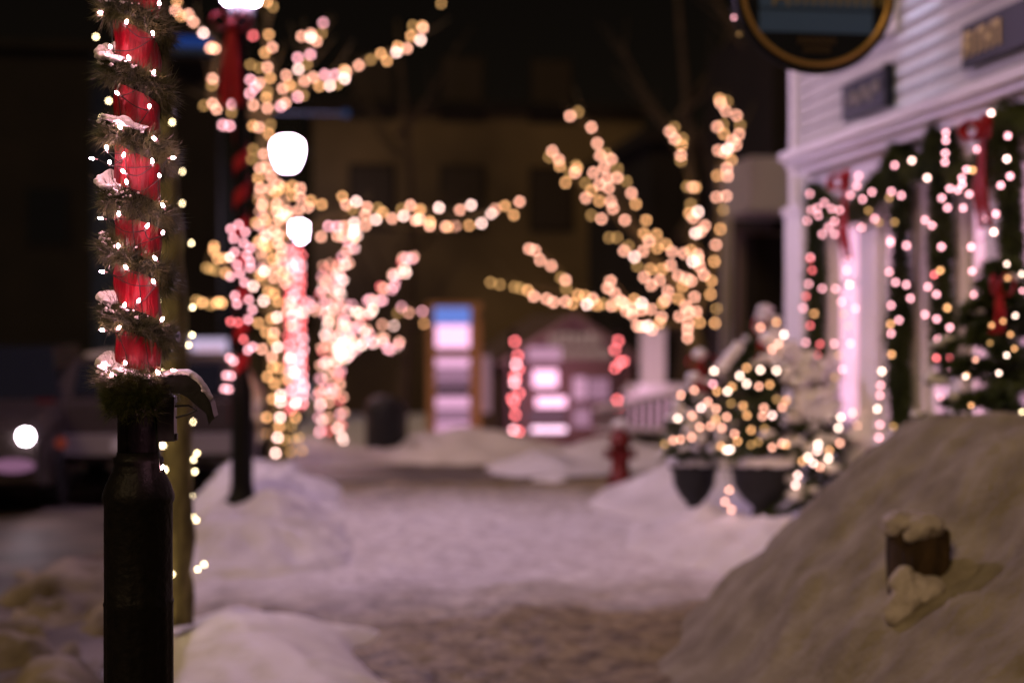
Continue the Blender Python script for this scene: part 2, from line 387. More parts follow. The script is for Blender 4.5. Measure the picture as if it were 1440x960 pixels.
# ------------------------------------------------------------------ foreground lamp post
PY = 3.5
pc = P(194, 460, PY); PX = pc.x
def zy(py): return P(194, py, PY).z
post = thing('lamp_post', 'black lamp post wound with red ribbon and green garland, nearest and sharpest', 'lamp post', (PX, PY, -0.05))
prof = [(0.16, -0.05), (0.16, 0.12), (0.145, 0.15), (0.12, 0.19), (0.092, 0.26), (0.084, 0.30), (0.082, 0.55), (0.0815, zy(850)), (0.0835, zy(847)), (0.0805, zy(842)), (0.0805, zy(708)), (0.0845, zy(703)), (0.085, zy(696)), (0.082, zy(690)), (0.076, zy(680)), (0.066, zy(668)), (0.060, zy(661)), (0.0605, zy(658)), (0.057, zy(655)), (0.0585, zy(650)), (0.060, zy(647)), (0.058, zy(643)), (0.052, zy(641)), (0.0495, zy(635))]
MB().lathe([(r, z) for r, z in prof], (PX, PY, 0), 64, 16, (0.3, zy(712)), 0.0025).build('base', M_black, post, True)
MB().lathe([(0.049, zy(635)), (0.047, 3.3), (0.040, 3.9), (0.055, 3.92), (0.05, 4.0), (0.09, 4.05), (0.09, 4.08)], (PX, PY, 0), 48, 16, (1.0, 3.8), 0.002).build('shaft', M_black, post, True)
MB().lathe([(0.09, 4.08), (0.17, 4.25), (0.20, 4.42), (0.17, 4.55), (0.05, 4.60)], (PX, PY, 0), 24).build('globe', emat('lamp_globe_over', (1.0, 0.62, 0.74), 8.0), post, True)
MB().lathe([(0.19, 4.55), (0.10, 4.66), (0.03, 4.75), (0.005, 4.82)], (PX, PY, 0), 24).build('cap', M_black, post, True)

# helix keys: picture heights where the garland turns at the left (even) and right (odd) edge
KEYS = [-250, -205, -165, -120, -80, -35, 8, 48, 97, 132, 180, 218, 276, 308, 344, 388, 436, 474, 528, 556]
def hel(u, r, off=0.0):      # u in half turns; even = left edge; front of the post while going even -> odd
    i = max(0, min(len(KEYS)-2, int(math.floor(u)))); f = u-i
    y = KEYS[i]*(1-f)+KEYS[i+1]*f
    a = PI-(-u)*PI
    return Vector((PX+r*math.cos(a), PY+r*math.sin(a), zy(y+off)))
KMAX = len(KEYS)-1.0
# ribbon: a broad band between the garland turns
rb = MB(); W = 27; n = int((KMAX-1.6)*26)
for k in range(n+1):
    u = 0.3+(KMAX-1.75)*k/n
    for j, w in enumerate((-1, -0.33, 0.33, 1)):
        r = 0.0535+0.0025*math.sin(u*5.3+j*1.7)+0.0015*math.sin(u*17+j)
        rb.v.append(hel(u, r, 44+w*W+2.5*math.sin(u*3.7)))
for k in range(n):
    for j in range(3):
        a = k*4+j; rb.f.append([a, a+1, a+5, a+4])
ro = tag(rb.build('ribbon', M_ribbon), 'wide red ribbon spiralling round the nearest black lamp post', 'ribbon')
sol = ro.modifiers.new('thick', 'SOLIDIFY'); sol.thickness = 0.0015
# garland
gar = thing('garland', 'green needle garland with snow spiralling up the nearest lamp post', 'garland', (PX, PY, zy(560)))
g = MB(); core = [hel(KMAX*i/400, 0.068+0.003*math.sin(i*0.35)) for i in range(401)]
MB().tube(core, 0.009, 6).build('stem', M_wire, gar)
N = 48000; 
for k in range(N):
    u = random.random()*KMAX; c = hel(u, 0.068); t = (hel(min(KMAX, u+0.05), 0.068)-hel(max(0, u-0.05), 0.068)).normalized()
    a = random.random()*2*PI; b = t.orthogonal().normalized(); w = t.cross(b)
    d = (b*math.cos(a)+w*math.sin(a)+t*random.uniform(-0.7, 0.7)).normalized()
    rad = Vector((c.x-PX, c.y-PY, 0)).normalized()
    if d.dot(rad) < -0.45 : continue
    clump = 0.72+0.5*noise.noise(Vector((u*3.0, a*1.2, 0)))+0.35*noise.noise(Vector((u*11, a*2, 4)))
    Ln = random.uniform(0.032, 0.064)*max(0.5, clump)*(1.1 if u > KMAX-1.2 else 1)
    g.needle(c+t*random.uniform(-0.005, 0.005)+d*0.004+(b*random.gauss(0, 0.008)+Vector((0, 0, random.gauss(0, 0.010)))), (d+Vector((0, 0, -0.12))), Ln, random.uniform(0.0005, 0.0011))
# bushy tail at the end of the garland
for k in range(7000):
    px = random.uniform(150, 225); py = random.gauss(552, 13); dx = (px-190)*0.00175
    c = P(px, py, PY-0.055+random.uniform(-0.02, 0.03)-0.02*(1-(dx/0.07)**2)); d = Vector((random.gauss(dx*9, 0.6), random.gauss(-0.6, 0.6), random.gauss(-0.25, 0.7)))
    g.needle(c, d, random.uniform(0.018, 0.042), random.uniform(0.0006, 0.0011))
g.build('needles', M_needle, gar)
# snow caught on the garland
def remesh(o, vox, sm_it=7):
    r = o.modifiers.new('merge', 'REMESH'); r.mode = 'VOXEL'; r.voxel_size = vox; r.use_smooth_shade = True
    q = o.modifiers.new('soft', 'SMOOTH'); q.factor = 0.5; q.iterations = sm_it
def snow_on(u0, u1, th, seed, dy=-17, peak=0.3):
    """snow lying on top of the garland between two places of its winding"""
    rnd = random.Random(seed); mb = MB(); k = int((u1-u0)*46)+4
    for i in range(k):
        f = i/(k-1); u = u0+(u1-u0)*f; e = math.exp(-((f-peak)/0.38)**2)
        q = th*(0.35+0.8*e)*rnd.uniform(0.7, 1.2)
        c = hel(u, 0.066+rnd.uniform(-0.016, 0.020), dy-q*350+rnd.uniform(-2, 4))
        mb.blob(c, 0.012+q*0.5, 0.012+q*0.5, q, seed*9+i, 0.25, 12, 8, 1.5)
    o = mb.build('snow', M_cap, gar, True); remesh(o, 0.0025); return o
for (u0, u1, th, sd_, pk) in ((7.85, 8.35, 0.013, 1, 0.2), (10.2, 10.6, 0.006, 2, 0.5), (11.85, 12.25, 0.013, 3, 0.2), (15.9, 16.2, 0.010, 4, 0.3), (17.85, 18.70, 0.011, 6, 0.2)):
    snow_on(u0, u1, th, sd_, peak=pk)

cr = MB(); rnd = random.Random(12)
for i in range(280):
    u = rnd.choice((7.8, 9.8, 11.8, 13.8, 15.8, 17.8, 5.8))+rnd.betavariate(1.2, 2.4)*0.95; r_ = rnd.uniform(0.0012, 0.0038)
    cr.blob(hel(u, 0.068+rnd.uniform(0.0, 0.026), rnd.uniform(-18, -6)), r_*1.3, r_*1.3, r_, i, 0.4, 6, 4)
cr.build('snow_crumbs', M_cap, gar, True)['kind'] = 'stuff'
# small bright lights wound with the garland
LP = [(142,18),(224,5),(178,31),(215,47),(155,66),(181,82),(216,102),(165,131),(210,150),(169,179),(217,195),(150,208),(174,218),(130,223),(154,228),(214,227),(173,241),(178,256),(224,247),(243,222),(229,289),(167,301),(142,307),(207,318),(229,327),(166,346),(218,363),(177,376),(144,382),(216,396),(195,423),(175,429),(228,449),(144,464),(167,461),(176,510),(147,517),(157,528),(222,524),(243,521),(228,657),(152,-30),(210,-60),(170,-100),(220,-140)]
fl = thing('string_lights', 'tiny pink white lights in focus on the nearest lamp post garland', 'string lights', (PX, PY, zy(560)))
M_mini = emat('mini_glow', (1.0, 0.44, 0.56), 190.0); M_minib = emat('mini_base', (1.0, 0.30, 0.42), 9.0)
w = MB(); prev = None
for i, (px, py) in enumerate(LP):
    dx = (px-194)*0.00175; r = 0.098; dep = math.sqrt(max(0.0, r*r-dx*dx)) if abs(dx) < r else 0.0
    p = P(px, py, PY-dep); side = -1 if px < 190 else 1
    out = Vector((side*0.9, -0.2, 0.1)) if abs(px-190) > 42 else Vector((random.uniform(-0.5, 0.5), -0.4, random.uniform(0.2, 1.0)))
    out.normalize()
    mb = MB(); pr = [(0.001, -0.0050), (0.0028, -0.0036), (0.0034, 0), (0.0029, 0.0034), (0.0015, 0.0060), (0.0003, 0.0072)]
    mb.lathe(pr, (0, 0, 0), 10); q = out.to_track_quat('Z', 'Y').to_matrix(); mb.v = [q @ v + p for v in mb.v]
    bo = mb.build('bulb', M_mini, fl, True)
    sk = MB().tube([p-out*0.0125, p-out*0.004], [0.0022, 0.0024], 8); sk.build('socket', mat('socket', (0.5, 0.35, 0.36), 0.4), bo).matrix_parent_inverse = Matrix.Identity(4)
    b = p-out*0.0125
    if prev is not None:
        m0 = (prev+b)/2; cc = Vector((PX, PY, m0.z)); dd = (m0-cc); dd.z = 0; ln = max(dd.length, 0.01)
        m1 = cc+dd/ln*0.066+Vector((0, 0, random.uniform(-0.02, 0.0)))
        w.tube(spline([prev, m1, b], 6), 0.0011, 5)
    prev = b
w.build('wire', M_wire, fl)

# outlet box with its cover flipped up and snow on it
ob = thing('outlet_box', 'dark electrical outlet box with snowy cover lifted open on nearest post', 'outlet box', tuple(P(235, 590, PY)))
s = 0.00175
cbx = P(235, 588, PY-0.01); 
MB().quadbox(cbx, (0.0195, 0, 0), (0, 0.035, 0), (0, 0, 0.053)).build('box', M_darkmetal, ob)
MB().quadbox(P(245, 614, PY-0.03), (0.008, 0, 0), (0, 0.01, 0), (0, 0, 0.008)).build('latch', M_darkmetal, ob)
cv = MB(); loop = [(226, 532), (262, 527), (280, 541), (296, 566), (301, 587)]
for k, (dy, ) in enumerate(((-0.065,), (0.045,))):
    for (x, y) in loop: cv.v.append(P(x+(6 if k else 0), y-(4 if k else 0), PY+dy))
for (x, y) in loop: cv.v.append(P(x, y, PY-0.065)+Vector((-0.012, 0, -0.018)))
for i in range(4): cv.f.append([i, i+1, i+6, i+5]); cv.f.append([i, i+1, i+11, i+10])
co = cv.build('cover', M_darkmetal, ob); so = co.modifiers.new('t', 'SOLIDIFY'); so.thickness = 0.003
fr = MB(); pr2 = [((236, 531), (240, 552)), ((250, 528), (252, 553)), ((264, 528), (264, 559)), ((277, 537), (277, 571)), ((287, 553), (287, 579)), ((295, 569), (294, 585)), ((302, 588), (299, 591))]
for dy in (-0.068, -0.061):
    for o_, i_ in pr2: fr.v += [P(*o_, PY+dy), P(*i_, PY+dy)]
m_ = 2*len(pr2)
for k in range(len(pr2)-1):
    fr.f += [[2*k, 2*k+2, 2*k+3, 2*k+1], [m_+2*k, m_+2*k+1, m_+2*k+3, m_+2*k+2], [2*k, m_+2*k, m_+2*k+2, 2*k+2], [2*k+1, 2*k+3, m_+2*k+3, m_+2*k+1]]
fr.build('cover_cheek', M_darkmetal, ob)
MB().tube([P(246, 571, PY-0.05), P(265, 570, PY-0.05), P(277, 577, PY-0.05), P(262, 583, PY-0.05), P(247, 587, PY-0.05)], 0.0028, 6).build('hinge_bracket', M_darkmetal, ob)
sn = MB(); path = [(230, 527), (245, 525), (262, 524), (274, 531), (284, 544), (292, 559)]
sp = spline([P(x, y, PY-0.01) for x, y in path], 6)
for i, p in enumerate(sp):
    q = 0.008*(1-0.55*i/len(sp)); sn.blob(p, 0.013, 0.054, q+0.002, i, 0.25, 12, 8)
remesh(sn.build('snow', M_cap, ob, True), 0.003)

# ------------------------------------------------------------------ trees
def tree(name, label, limbs, m=M_bark, group=None):
    base = limbs[0][0][0]
    t = thing(name, label, 'tree', tuple(base), group)
    for i, (path, r0, r1) in enumerate(limbs):
        sp = spline(path, 6); n = len(sp); mb = MB()
        mb.tube([p+Vector((fn(k, i, 0.5, 2, 3), fn(k, i, 0.5, 2, 4), 0))*0.02*(1 if 0 < k < n-1 else 0) for k, p in enumerate(sp)], [r0+(r1-r0)*(k/(n-1))**0.8 for k in range(n)], 14 if r0 > 0.06 else 7)
        mb.build('trunk' if i == 0 else 'branch', m, t, True)
    return t
def twigs(path, seed, Lm=0.5, r=0.012, n=12):
    random.seed(seed); mb = []; sp = spline(path, 4)
    out = []
    for k in range(n):
        i = random.randrange(1, len(sp)-1); d = (sp[i]-sp[i-1]).normalized()
        v = (d+Vector((random.uniform(-1,1), random.uniform(-1,1), random.uniform(-.2,1)))*0.9).normalized(); L = Lm*random.uniform(.4, 1)
        out.append([sp[i], sp[i]+v*L*0.5, sp[i]+v*L+Vector((0, 0, 0.1*L))])
    return out
# young tree right behind the post
YA = 6.8
ta = [P(249, 880, YA), P(250, 780, YA), P(248, 600, YA), P(242, 400, YA), P(228, 200, YA), P(215, 0, YA), P(205, -200, YA)]
limbsA = [(ta, 0.082, 0.055), ([ta[5], P(180, -150, YA), P(120, -330, YA)], 0.04, 0.012), ([ta[5], P(260, -140, YA+0.3), P(330, -340, YA+0.5)], 0.04, 0.012)]
for sd_ in twigs(limbsA[1][0], 3)+twigs(limbsA[2][0], 4): limbsA.append((sd_, 0.01, 0.003))
tree('street_tree', 'slim bare tree trunk lit yellow directly behind nearest lamp post', limbsA)
sa = thing('string_lights', 'small yellow white lights down the slim trunk behind nearest post', 'string lights', tuple(ta[0]))
wa = []
for px, py in [(135,52),(153,142),(144,166),(242,172),(256,241),(256,286),(269,342),(252,361),(260,421),(271,432),(270,471),(265,485),(271,593),(277,637),(272,646),(274,663),(270,697),(272,726),(276,731),(287,793),(278,800),(242,807),(268,858)]:
    side = px > 250 or px < 200
    p = P(px, py, YA-(0.0 if side else 0.12)); add_bulb(sa, p, 'y', 0.013, YA, 1.3)
    if px > 200: wa.append(P(min(px, 268), py, YA-0.07)); wa.append(P(225, py+12, YA+0.1))
for py in range(520, 870, 42): add_bulb(sa, P(262+random.uniform(-3, 3), py, YA+0.098), 'y', 0.013, YA, 1.3)
for py in range(150, 870, 34): add_bulb(sa, P(231+random.uniform(-4, 4)-(860-py)*0.018, py, YA-0.13), 'y', 0.017, YA, 2.2)  # unseen stronger bulbs behind the post, added to light the trunk
MB().tube(wa, 0.003, 4).build('wire', M_wire, sa)

# tree 2
Y2 = 17.0
G2 = 'strings on the tall lit tree beside the lamp globe'
tr = pts([(393,655),(390,560),(388,470),(386,400),(386,330),(380,270),(372,215),(373,165)], Y2)
A = pts([(373,165),(400,140),(440,115),(480,105),(530,78),(565,68),(598,38)], Y2, -0.6)
B = pts([(385,150),(415,125),(428,100),(432,75),(445,55),(456,32)], Y2, 0.4)
Cc = pts([(370,170),(330,150),(300,145),(300,105),(310,72),(288,45),(246,4)], Y2, -0.5)
D = pts([(374,140),(380,100),(374,60),(382,10),(390,-60)], Y2, 0.3)
D2 = pts([(370,170),(352,130),(340,115),(328,100)], Y2, 0.3)
E = pts([(388,350),(430,322),(490,298),(525,300),(560,305),(600,297),(640,307),(685,298),(736,285)], Y2, -0.4)
E2 = pts([(400,345),(440,325),(475,318),(500,305),(560,318),(630,320),(690,300)], Y2, 0.3)
Fl = pts([(384,400),(345,382),(310,378),(292,372),(300,345)], Y2, -0.4)
Fm = pts([(384,440),(345,425),(310,424),(272,426)], Y2, -0.3)
t2l = [(tr, 0.155, 0.06), (A, 0.045, 0.012), (B, 0.04, 0.012), (Cc, 0.045, 0.012), (D, 0.04, 0.01), (D2, 0.03, 0.01), (E, 0.028, 0.010), (E2, 0.02, 0.01), (Fl, 0.04, 0.012), (Fm, 0.035, 0.012)]
for i, b in enumerate((A, B, Cc, D, E)):
    for q in twigs(b, 20+i, 0.6, n=9): t2l.append((q, 0.012, 0.004))
tree('street_tree', 'tallest lit tree, its branches above and beside the largest glowing lamp globe', t2l, M_bark)
d2 = 0.040
random.seed(11)
def proj(p):
    d = p-CAM; z = d.dot(FWD); return (720+F_PX*d.dot(RGT)/z, 480-F_PX*d.dot(UPV)/z)
def strings_from(bulbs, limbs, d, Y, gain, group):
    """limbs: (path, label); each measured bulb goes to the string of the limb it sits on"""
    S = []
    for path, lab in limbs:
        sp = spline(path, 8); S.append([(proj(p), p.y, i) for i, p in enumerate(sp)])
    own = [[] for _ in limbs]
    for x, y, k in bulbs:
        best = min(((q[0][0]-x)**2+(q[0][1]-y)**2, li, q[1], q[2]) for li, sp in enumerate(S) for q in sp)
        own[best[1]].append((best[3], x, y, k, best[2]))
    for (path, lab), ow in zip(limbs, own):
        if not ow: continue
        ow.sort(); assert len(ow) < 100, len(ow); t = thing('string_lights', lab, 'string lights', tuple(P(ow[0][1], ow[0][2], ow[0][4])), group); wp = []
        for i, x, y, k, Yl in ow:
            p = P(x, y, Yl-(0.20 if 'trunk' in lab or 'below and beside' in lab else 0.09)); add_bulb(t, p, k, d, Y, gain); wp.append(p+Vector((0, 0.03, 0.01)))
            wp.append(P(x+random.uniform(-5, 5), y+random.uniform(-5, 5), Yl+0.07))
        MB().tube(wp, 0.0035, 4).build('wire', M_wire, t)
b2 = parse("53,3o 48,42 70,65o 98,58 118,88 158,132b 185,192 205,195 193,188o 195,313 192,340d 232,330 238,285o 195,412 210,435 160,420d 270,447d 278,230k 302,300k 345,318k 322,343k 365,347k 382,330 343,372k 272,415k 305,417k 357,418 345,257d 355,142r 315,135d 418,138o 432,188 402,210o 412,268 380,270d 424,310o 413,365d 408,388o 412,430 435,28d 410,8o 635,92k 548,145 585,135 585,150b 608,165 628,133d 533,230k 583,217k 570,255d 535,275b 487,300 473,352 500,338o 520,350o 533,385k 555,380d 483,410 465,422k 560,322 595,307 618,343o 640,297k 682,297k 660,340b 690,335d 718,278o 720,313b 725,285 775,260 823,238d 863,213o 887,243o 930,185o 925,208b 967,193 983,143o 990,102d 1030,112 1028,105o 1020,160b 1102,15d 235,497k 262,500k 355,500o 378,505 418,533o 425,495d 320,595d 355,593d 350,632d 398,613 383,668 375,708o 410,665 428,700 383,747 425,750 457,733 445,765o 475,745o 512,738o 543,747 510,775o 543,785 392,815 450,810 450,840 490,838 475,850 493,857 458,870 405,872o 368,885o 535,835 575,822 585,797o 628,812o 405,935 455,935 440,915 655,898k 690,900k 718,898 757,885b 757,915b 803,895 625,940 690,937 712,937 755,945o 765,800b 725,813 710,780o 750,830d 807,822 800,853 843,872b 870,843o 850,825d 908,868 953,857b 980,815 945,830d 1020,832o 1000,875 1018,870 1060,883o 1057,898 1093,825b 1120,900", 2.8235, 230, 0, 'p')
b2 += parse("365,595 392,607o 385,635 420,640o 447,601b 420,653 508,607 540,593b 473,656o 495,655 535,652o 570,646b 598,617b 610,605 638,595o 663,622o 680,583", 2.057, 400, 0, 'p')
b2 += parse("297,27b 272,48o 305,63o 290,60o 338,50 350,68 348,98 322,107o 333,135 292,147b 278,160o 325,170 357,150o 362,187 305,215o 325,222o 255,198b 290,247b 338,250o 380,250 370,280 335,302b 316,308o 272,322o 385,330 298,352o 325,355 322,378o 285,410 337,403b 318,437 377,440b 320,470o 343,474o 302,503o 327,525o 368,510o 390,485 347,565b 320,578o 347,588b 397,593b 300,640o 345,640b 397,640o 342,672o 383,670d 293,695o 337,708b 283,730o 360,715d 392,715d 410,708d 330,760b 382,757d 420,752d 123,63o 122,78o 97,135d 110,140d 127,145d 135,105o 155,103o 162,153o 75,253d 85,253o 130,255o 140,250o 150,255o 62,245d 110,262d", 2.4, 250, 320, 'p')
Xl = pts([(392,330),(400,300),(402,275),(375,250)], Y2-0.1)
strings_from(b2, [(tr[:4], 'sparse warm lights zigzagging on the lower trunk of the tallest lit tree'), (tr[3:], 'dense warm lights just below and beside the largest lamp globe'), (A, 'warm lights on the branch reaching up and right above the lamp globe'), (B, 'warm lights on the short upright branch above the lamp globe'), (Cc, 'warm lights on the branch curling up left towards the nearest post'), (D, 'warm lights on the vertical top branch near the red bow'), (D2, 'pink lights on the short left twig beside the red bow'), (E, 'warm lights on the upper strand of the long level branch over the street'), (E2, 'warm lights on the lower strand of the long level branch'), (Fl, 'orange lights on the short low branch left of the tall tree'), (Fm, 'dim orange lights on the lowest left branch of the tall tree'), (Xl, 'warm lights criss-crossing the crotch of the tallest lit tree')], d2, Y2, 0.82, G2)
wrap_string(tr[3:6], (0.19, 0.15), 0.17, 0.15, d2, Y2, 'extra warm lights wound round the upper trunk of the tallest lit tree', WARM, 0.35, G2)

# tree 3 (dense pink)
Y3 = 20.0
t3 = pts([(466,645),(466,628),(465,560),(466,500),(472,460),(465,410),(468,370)], Y3)
Ga = pts([(475,480),(500,452),(530,420),(555,392),(577,357)], Y3, -0.5)
Ha = pts([(476,500),(515,472),(540,484),(562,488)], Y3, -0.3)
Ia = pts([(468,440),(448,428),(432,432),(415,440)], Y3, 0.2)
Ja = pts([(468,400),(484,372),(492,348),(500,325)], Y3, 0.4)
Ka = pts([(520,474),(552,455),(572,430),(602,455)], Y3, 0.4)
t3l = [(t3, 0.13, 0.06), (Ga, 0.05, 0.015), (Ha, 0.05, 0.015), (Ia, 0.04, 0.01), (Ja, 0.04, 0.01), (Ka, 0.03, 0.01)]
tree('street_tree', 'shorter tree with the densest pink lights, right of the wrapped far post', t3l)
d3 = 0.047; G3 = 'strings on the dense pink tree'
wrap_string(t3[1:5], (0.17, 0.15), 0.19, 0.155, d3, Y3, 'crowded pink lights round the trunk of the densest pink tree', PINK, 0.42, G3)
wrap_string(t3[3:], (0.14, 0.13), 0.16, 0.16, d3, Y3, 'crowded pink lights on the upper trunk of the densest pink tree', PINK, 0.30, G3, 1.7)
wrap_string(pts([(455,560),(475,500),(500,470),(480,430),(455,400)], Y3-0.2), (0.12, 0.12), 0.25, 0.12, d3, Y3, 'pink lights filling the fork of the densest pink tree', PINK, 0.30, G3)
for pth, st, lab in ((Ga, 0.085, 'pink lights on the straight limb slanting up right'), (Ha, 0.085, 'pink lights on the low right limb of the pink tree'), (Ia, 0.10, 'pink lights on the short left stub of the pink tree'), (Ja, 0.12, 'pink lights on the top twig under the smallest lamp globe'), (Ka, 0.30, 'few orange lights on the outermost right twig of the pink tree')):
    wrap_string(pth, (0.09, 0.06), 0.25, st, d3, Y3, lab, PINK if pth is not Ka else WARM, 0.5, G3)

# tree 4 (right)
Y4 = 20.0; d4 = 0.047; G4 = 'strings on the spreading right tree'
tk = pts([(988,640),(986,560),(982,500),(972,452)], Y4)
K = pts([(974,455),(925,455),(895,435),(860,430),(820,422),(790,412),(750,406),(722,400),(688,396)], Y4, -0.6)
K2 = pts([(905,445),(885,425),(868,405),(850,392)], Y4, -0.3)
Lb = pts([(835,428),(800,405),(792,388),(766,360),(742,347)], Y4, 0.4)
Mm = pts([(974,455),(952,402),(925,368),(903,330),(880,300),(868,268),(848,222),(832,182),(804,160)], Y4, -0.7)
M2 = pts([(905,332),(872,312),(848,278),(826,268),(800,240),(774,210)], Y4, 0.5)
M3 = pts([(950,410),(905,352),(862,282),(842,250)], Y4, -0.2)
Nn = pts([(974,455),(998,400),(1008,345),(1012,285),(1014,235),(1030,210),(1042,172),(1012,138)], Y4, 0.5)
Oo = pts([(968,430),(985,375),(976,330),(977,290),(971,262),(958,215),(943,184)], Y4, -0.5)
t4l = [(tk, 0.13, 0.11), (K, 0.05, 0.012), (K2, 0.03, 0.01), (Lb, 0.03, 0.01), (Mm, 0.06, 0.012), (M2, 0.03, 0.01), (M3, 0.03, 0.012), (Nn, 0.06, 0.012), (Oo, 0.045, 0.01)]
for i, b in enumerate((K, Mm, Nn, Oo)):
    for q in twigs(b, 40+i, 0.6, n=9): t4l.append((q, 0.012, 0.004))
random.seed(5)
tree('street_tree', 'spreading tree with warm lit fan of branches, behind the two urns', t4l)
b4 = parse("388,152 415,138d 460,190 480,244 490,285 510,280d 527,297 503,325 467,343 548,330d 547,360 578,372d 512,362 487,383 518,395 460,403o 595,412 441,428 487,438o 525,440 610,449o 533,464 460,487d 494,499 573,503 645,503o 520,562d 547,562d 585,590d 638,548o 680,552o 654,573 570,607 605,627b 634,608 682,597o 712,585o 732,610 615,658d 660,668o 698,668o 728,655 638,696 662,723 690,705 753,690 773,615 328,270 350,298 318,290d 353,320o 373,377o 412,327o 405,342 388,345d 440,378d 408,318d 725,205 742,230 768,228d 762,285 740,190d 765,250o 762,303d 800,392 783,390d 812,392o 795,450d 820,475b 803,495 790,480o 843,522 812,547b 830,540 893,95o 895,108 913,135 918,102d 950,150 962,183d 885,188 905,180d 907,212o 958,213 935,235 948,250 920,262b 888,268 910,275 933,300o 917,328 885,353o 920,355 882,425 915,422 905,468d 895,533o 880,586 875,642o 865,708o 862,753o 882,802d 877,850o 120,713d 150,720d 200,728d 220,732d 245,740o 266,760 308,768 332,780 373,778 397,785o 415,755o 440,758o 445,787b 465,768 480,790o 500,785d 528,792 545,790d 250,600 270,605 287,638 325,657 357,697d 373,705 375,735d 525,708 515,732 540,750 560,775 568,782 598,800 578,808 598,822 605,770o 630,783b 630,805 660,803 615,860 630,862 650,860b 665,872 697,830 690,850o 718,742 710,772 700,783o 752,768o 778,793 757,827 790,812 808,762 815,812 787,850 785,872 785,900 825,848o 795,605o 818,620 803,643b 825,658 840,688 797,708 768,725o 780,700 820,635", 2.4, 640, 100, 'p')
Zr = pts([(1008,300),(1012,380),(1010,440),(1005,470)], Y4+0.2); Kc = pts([(972,470),(940,440),(920,445),(905,460)], Y4-0.3); Zc = pts([(985,400),(975,440),(970,480)], Y4-0.2)
strings_from(b4, [(K, 'warm lights on the long low branch pointing left towards the street'), (K2, 'warm lights on the stubby twig above the low left branch'), (Lb, 'five or so warm lights on the side twig slanting up left'), (Mm, 'warm lights on the main limb climbing up left to the tip'), (M2, 'warm lights on the outer left limb of the spreading tree'), (M3, 'dim warm lights along the inner limb of the spreading tree'), (Nn, 'warm lights on the tall right limb with hooked top'), (Oo, 'broken row of warm lights on the upright middle limb'), (Zr, 'single line of orange lights down the right side of the fork'), (Kc, 'thick cluster of warm lights low in the right tree fork'), (Zc, 'warm lights where the limbs of the right tree meet the trunk')], d4, Y4, 0.82, G4)

# unlit bare trees further back
random.seed(9)
for lab, base, Yb, hgt in (('tall bare dark tree beyond the spreading lit tree', 955, 27, 9), ('bare dark tree in front of the brown brick building', 560, 34, 10), ('bare dark tree high above the shop roof corner', 1075, 24, 10)):
    b0 = P(base, 610, Yb); b0.z = zg(Yb); top = b0+Vector((random.uniform(-.6, .6), 0, hgt)); mid = b0.lerp(top, 0.5)+Vector((0.3, 0, 0))
    lb = [([b0, mid, top], 0.22, 0.04)]
    for k in range(11):
        s0 = b0.lerp(top, random.uniform(0.25, 0.85)); a = random.uniform(0, 2*PI); v = Vector((math.cos(a), math.sin(a)*0.5, random.uniform(0.5, 1.2)))*random.uniform(1.5, 3)
        br = [s0, s0+v*0.5+Vector((0, 0, -0.2)), s0+v]; lb.append((br, 0.07, 0.015))
        for q in twigs(br, 60+k, 1.2, n=4): lb.append((q, 0.02, 0.006))
    tree('bare_tree', lab, lb, M_barkd)

# ------------------------------------------------------------------ further lamp posts
M_globe = emat('lamp_globe_glow', (1.0, 0.70, 0.95), 62.0); M_globe2 = emat('lamp_globe_glow_dim', (1.0, 0.74, 1.0), 60.0)
def far_post(px, Y, py_globe, label, gm, gr=0.21, r=0.085, lean=0.0):
    b = P(px, 460, Y); x = b.x; zl = P(px, py_globe, Y).z
    t = thing('lamp_post', label, 'lamp post', (x, Y, zg(Y)), 'black globe lamp posts along the kerb')
    MB().lathe([(0.15, zg(Y)-0.1), (0.14, 0.15), (0.095, 0.22), (r, 0.3), (r, 1.0), (0.06, 1.12), (0.05, 1.16), (0.047, zl-0.5), (0.08, zl-0.42)], (x, Y, 0), 20).build('shaft', M_black, t, True)
    MB().lathe([(0.09, zl-gr*1.15), (0.13, zl-gr*1.05), (gr*0.86, zl-gr*0.45), (gr, zl+gr*0.25), (gr*0.93, zl+gr*0.7), (gr*0.6, zl+gr*0.95), (0.05, zl+gr*1.02)], (x, Y, 0), 24).build('globe', gm, t, True)
    MB().lathe([(0.09, zl-0.42), (0.10, zl-gr*1.2)], (x, Y, 0), 16).build('collar', M_black, t, True)
    MB().lathe([(gr*0.6, zl+gr*1.03), (gr*0.35, zl+gr*1.25), (0.02, zl+gr*1.6)], (x, Y, 0), 16).build('finial', M_black, t, True)
    return t
Yp2 = 11.2
far_post(340, Yp2, -34, 'black post with red bow and pink lights, second from the camera', emat('lamp_globe_near', (0.93, 0.62, 1.0), 310.0), 0.19)
far_post(405, 23.7, 215, 'lamp post under the largest glowing white globe, wrapped in pink red lights', M_globe, 0.235)
far_post(421, 41.0, 325, 'lamp post under the middle sized glowing globe', M_globe2, 0.22)
far_post(456, 58.0, 362, 'lamp post under the smallest and farthest glowing globe', emat('lamp_globe_far', (0.85, 0.80, 1.0), 170.0), 0.30)
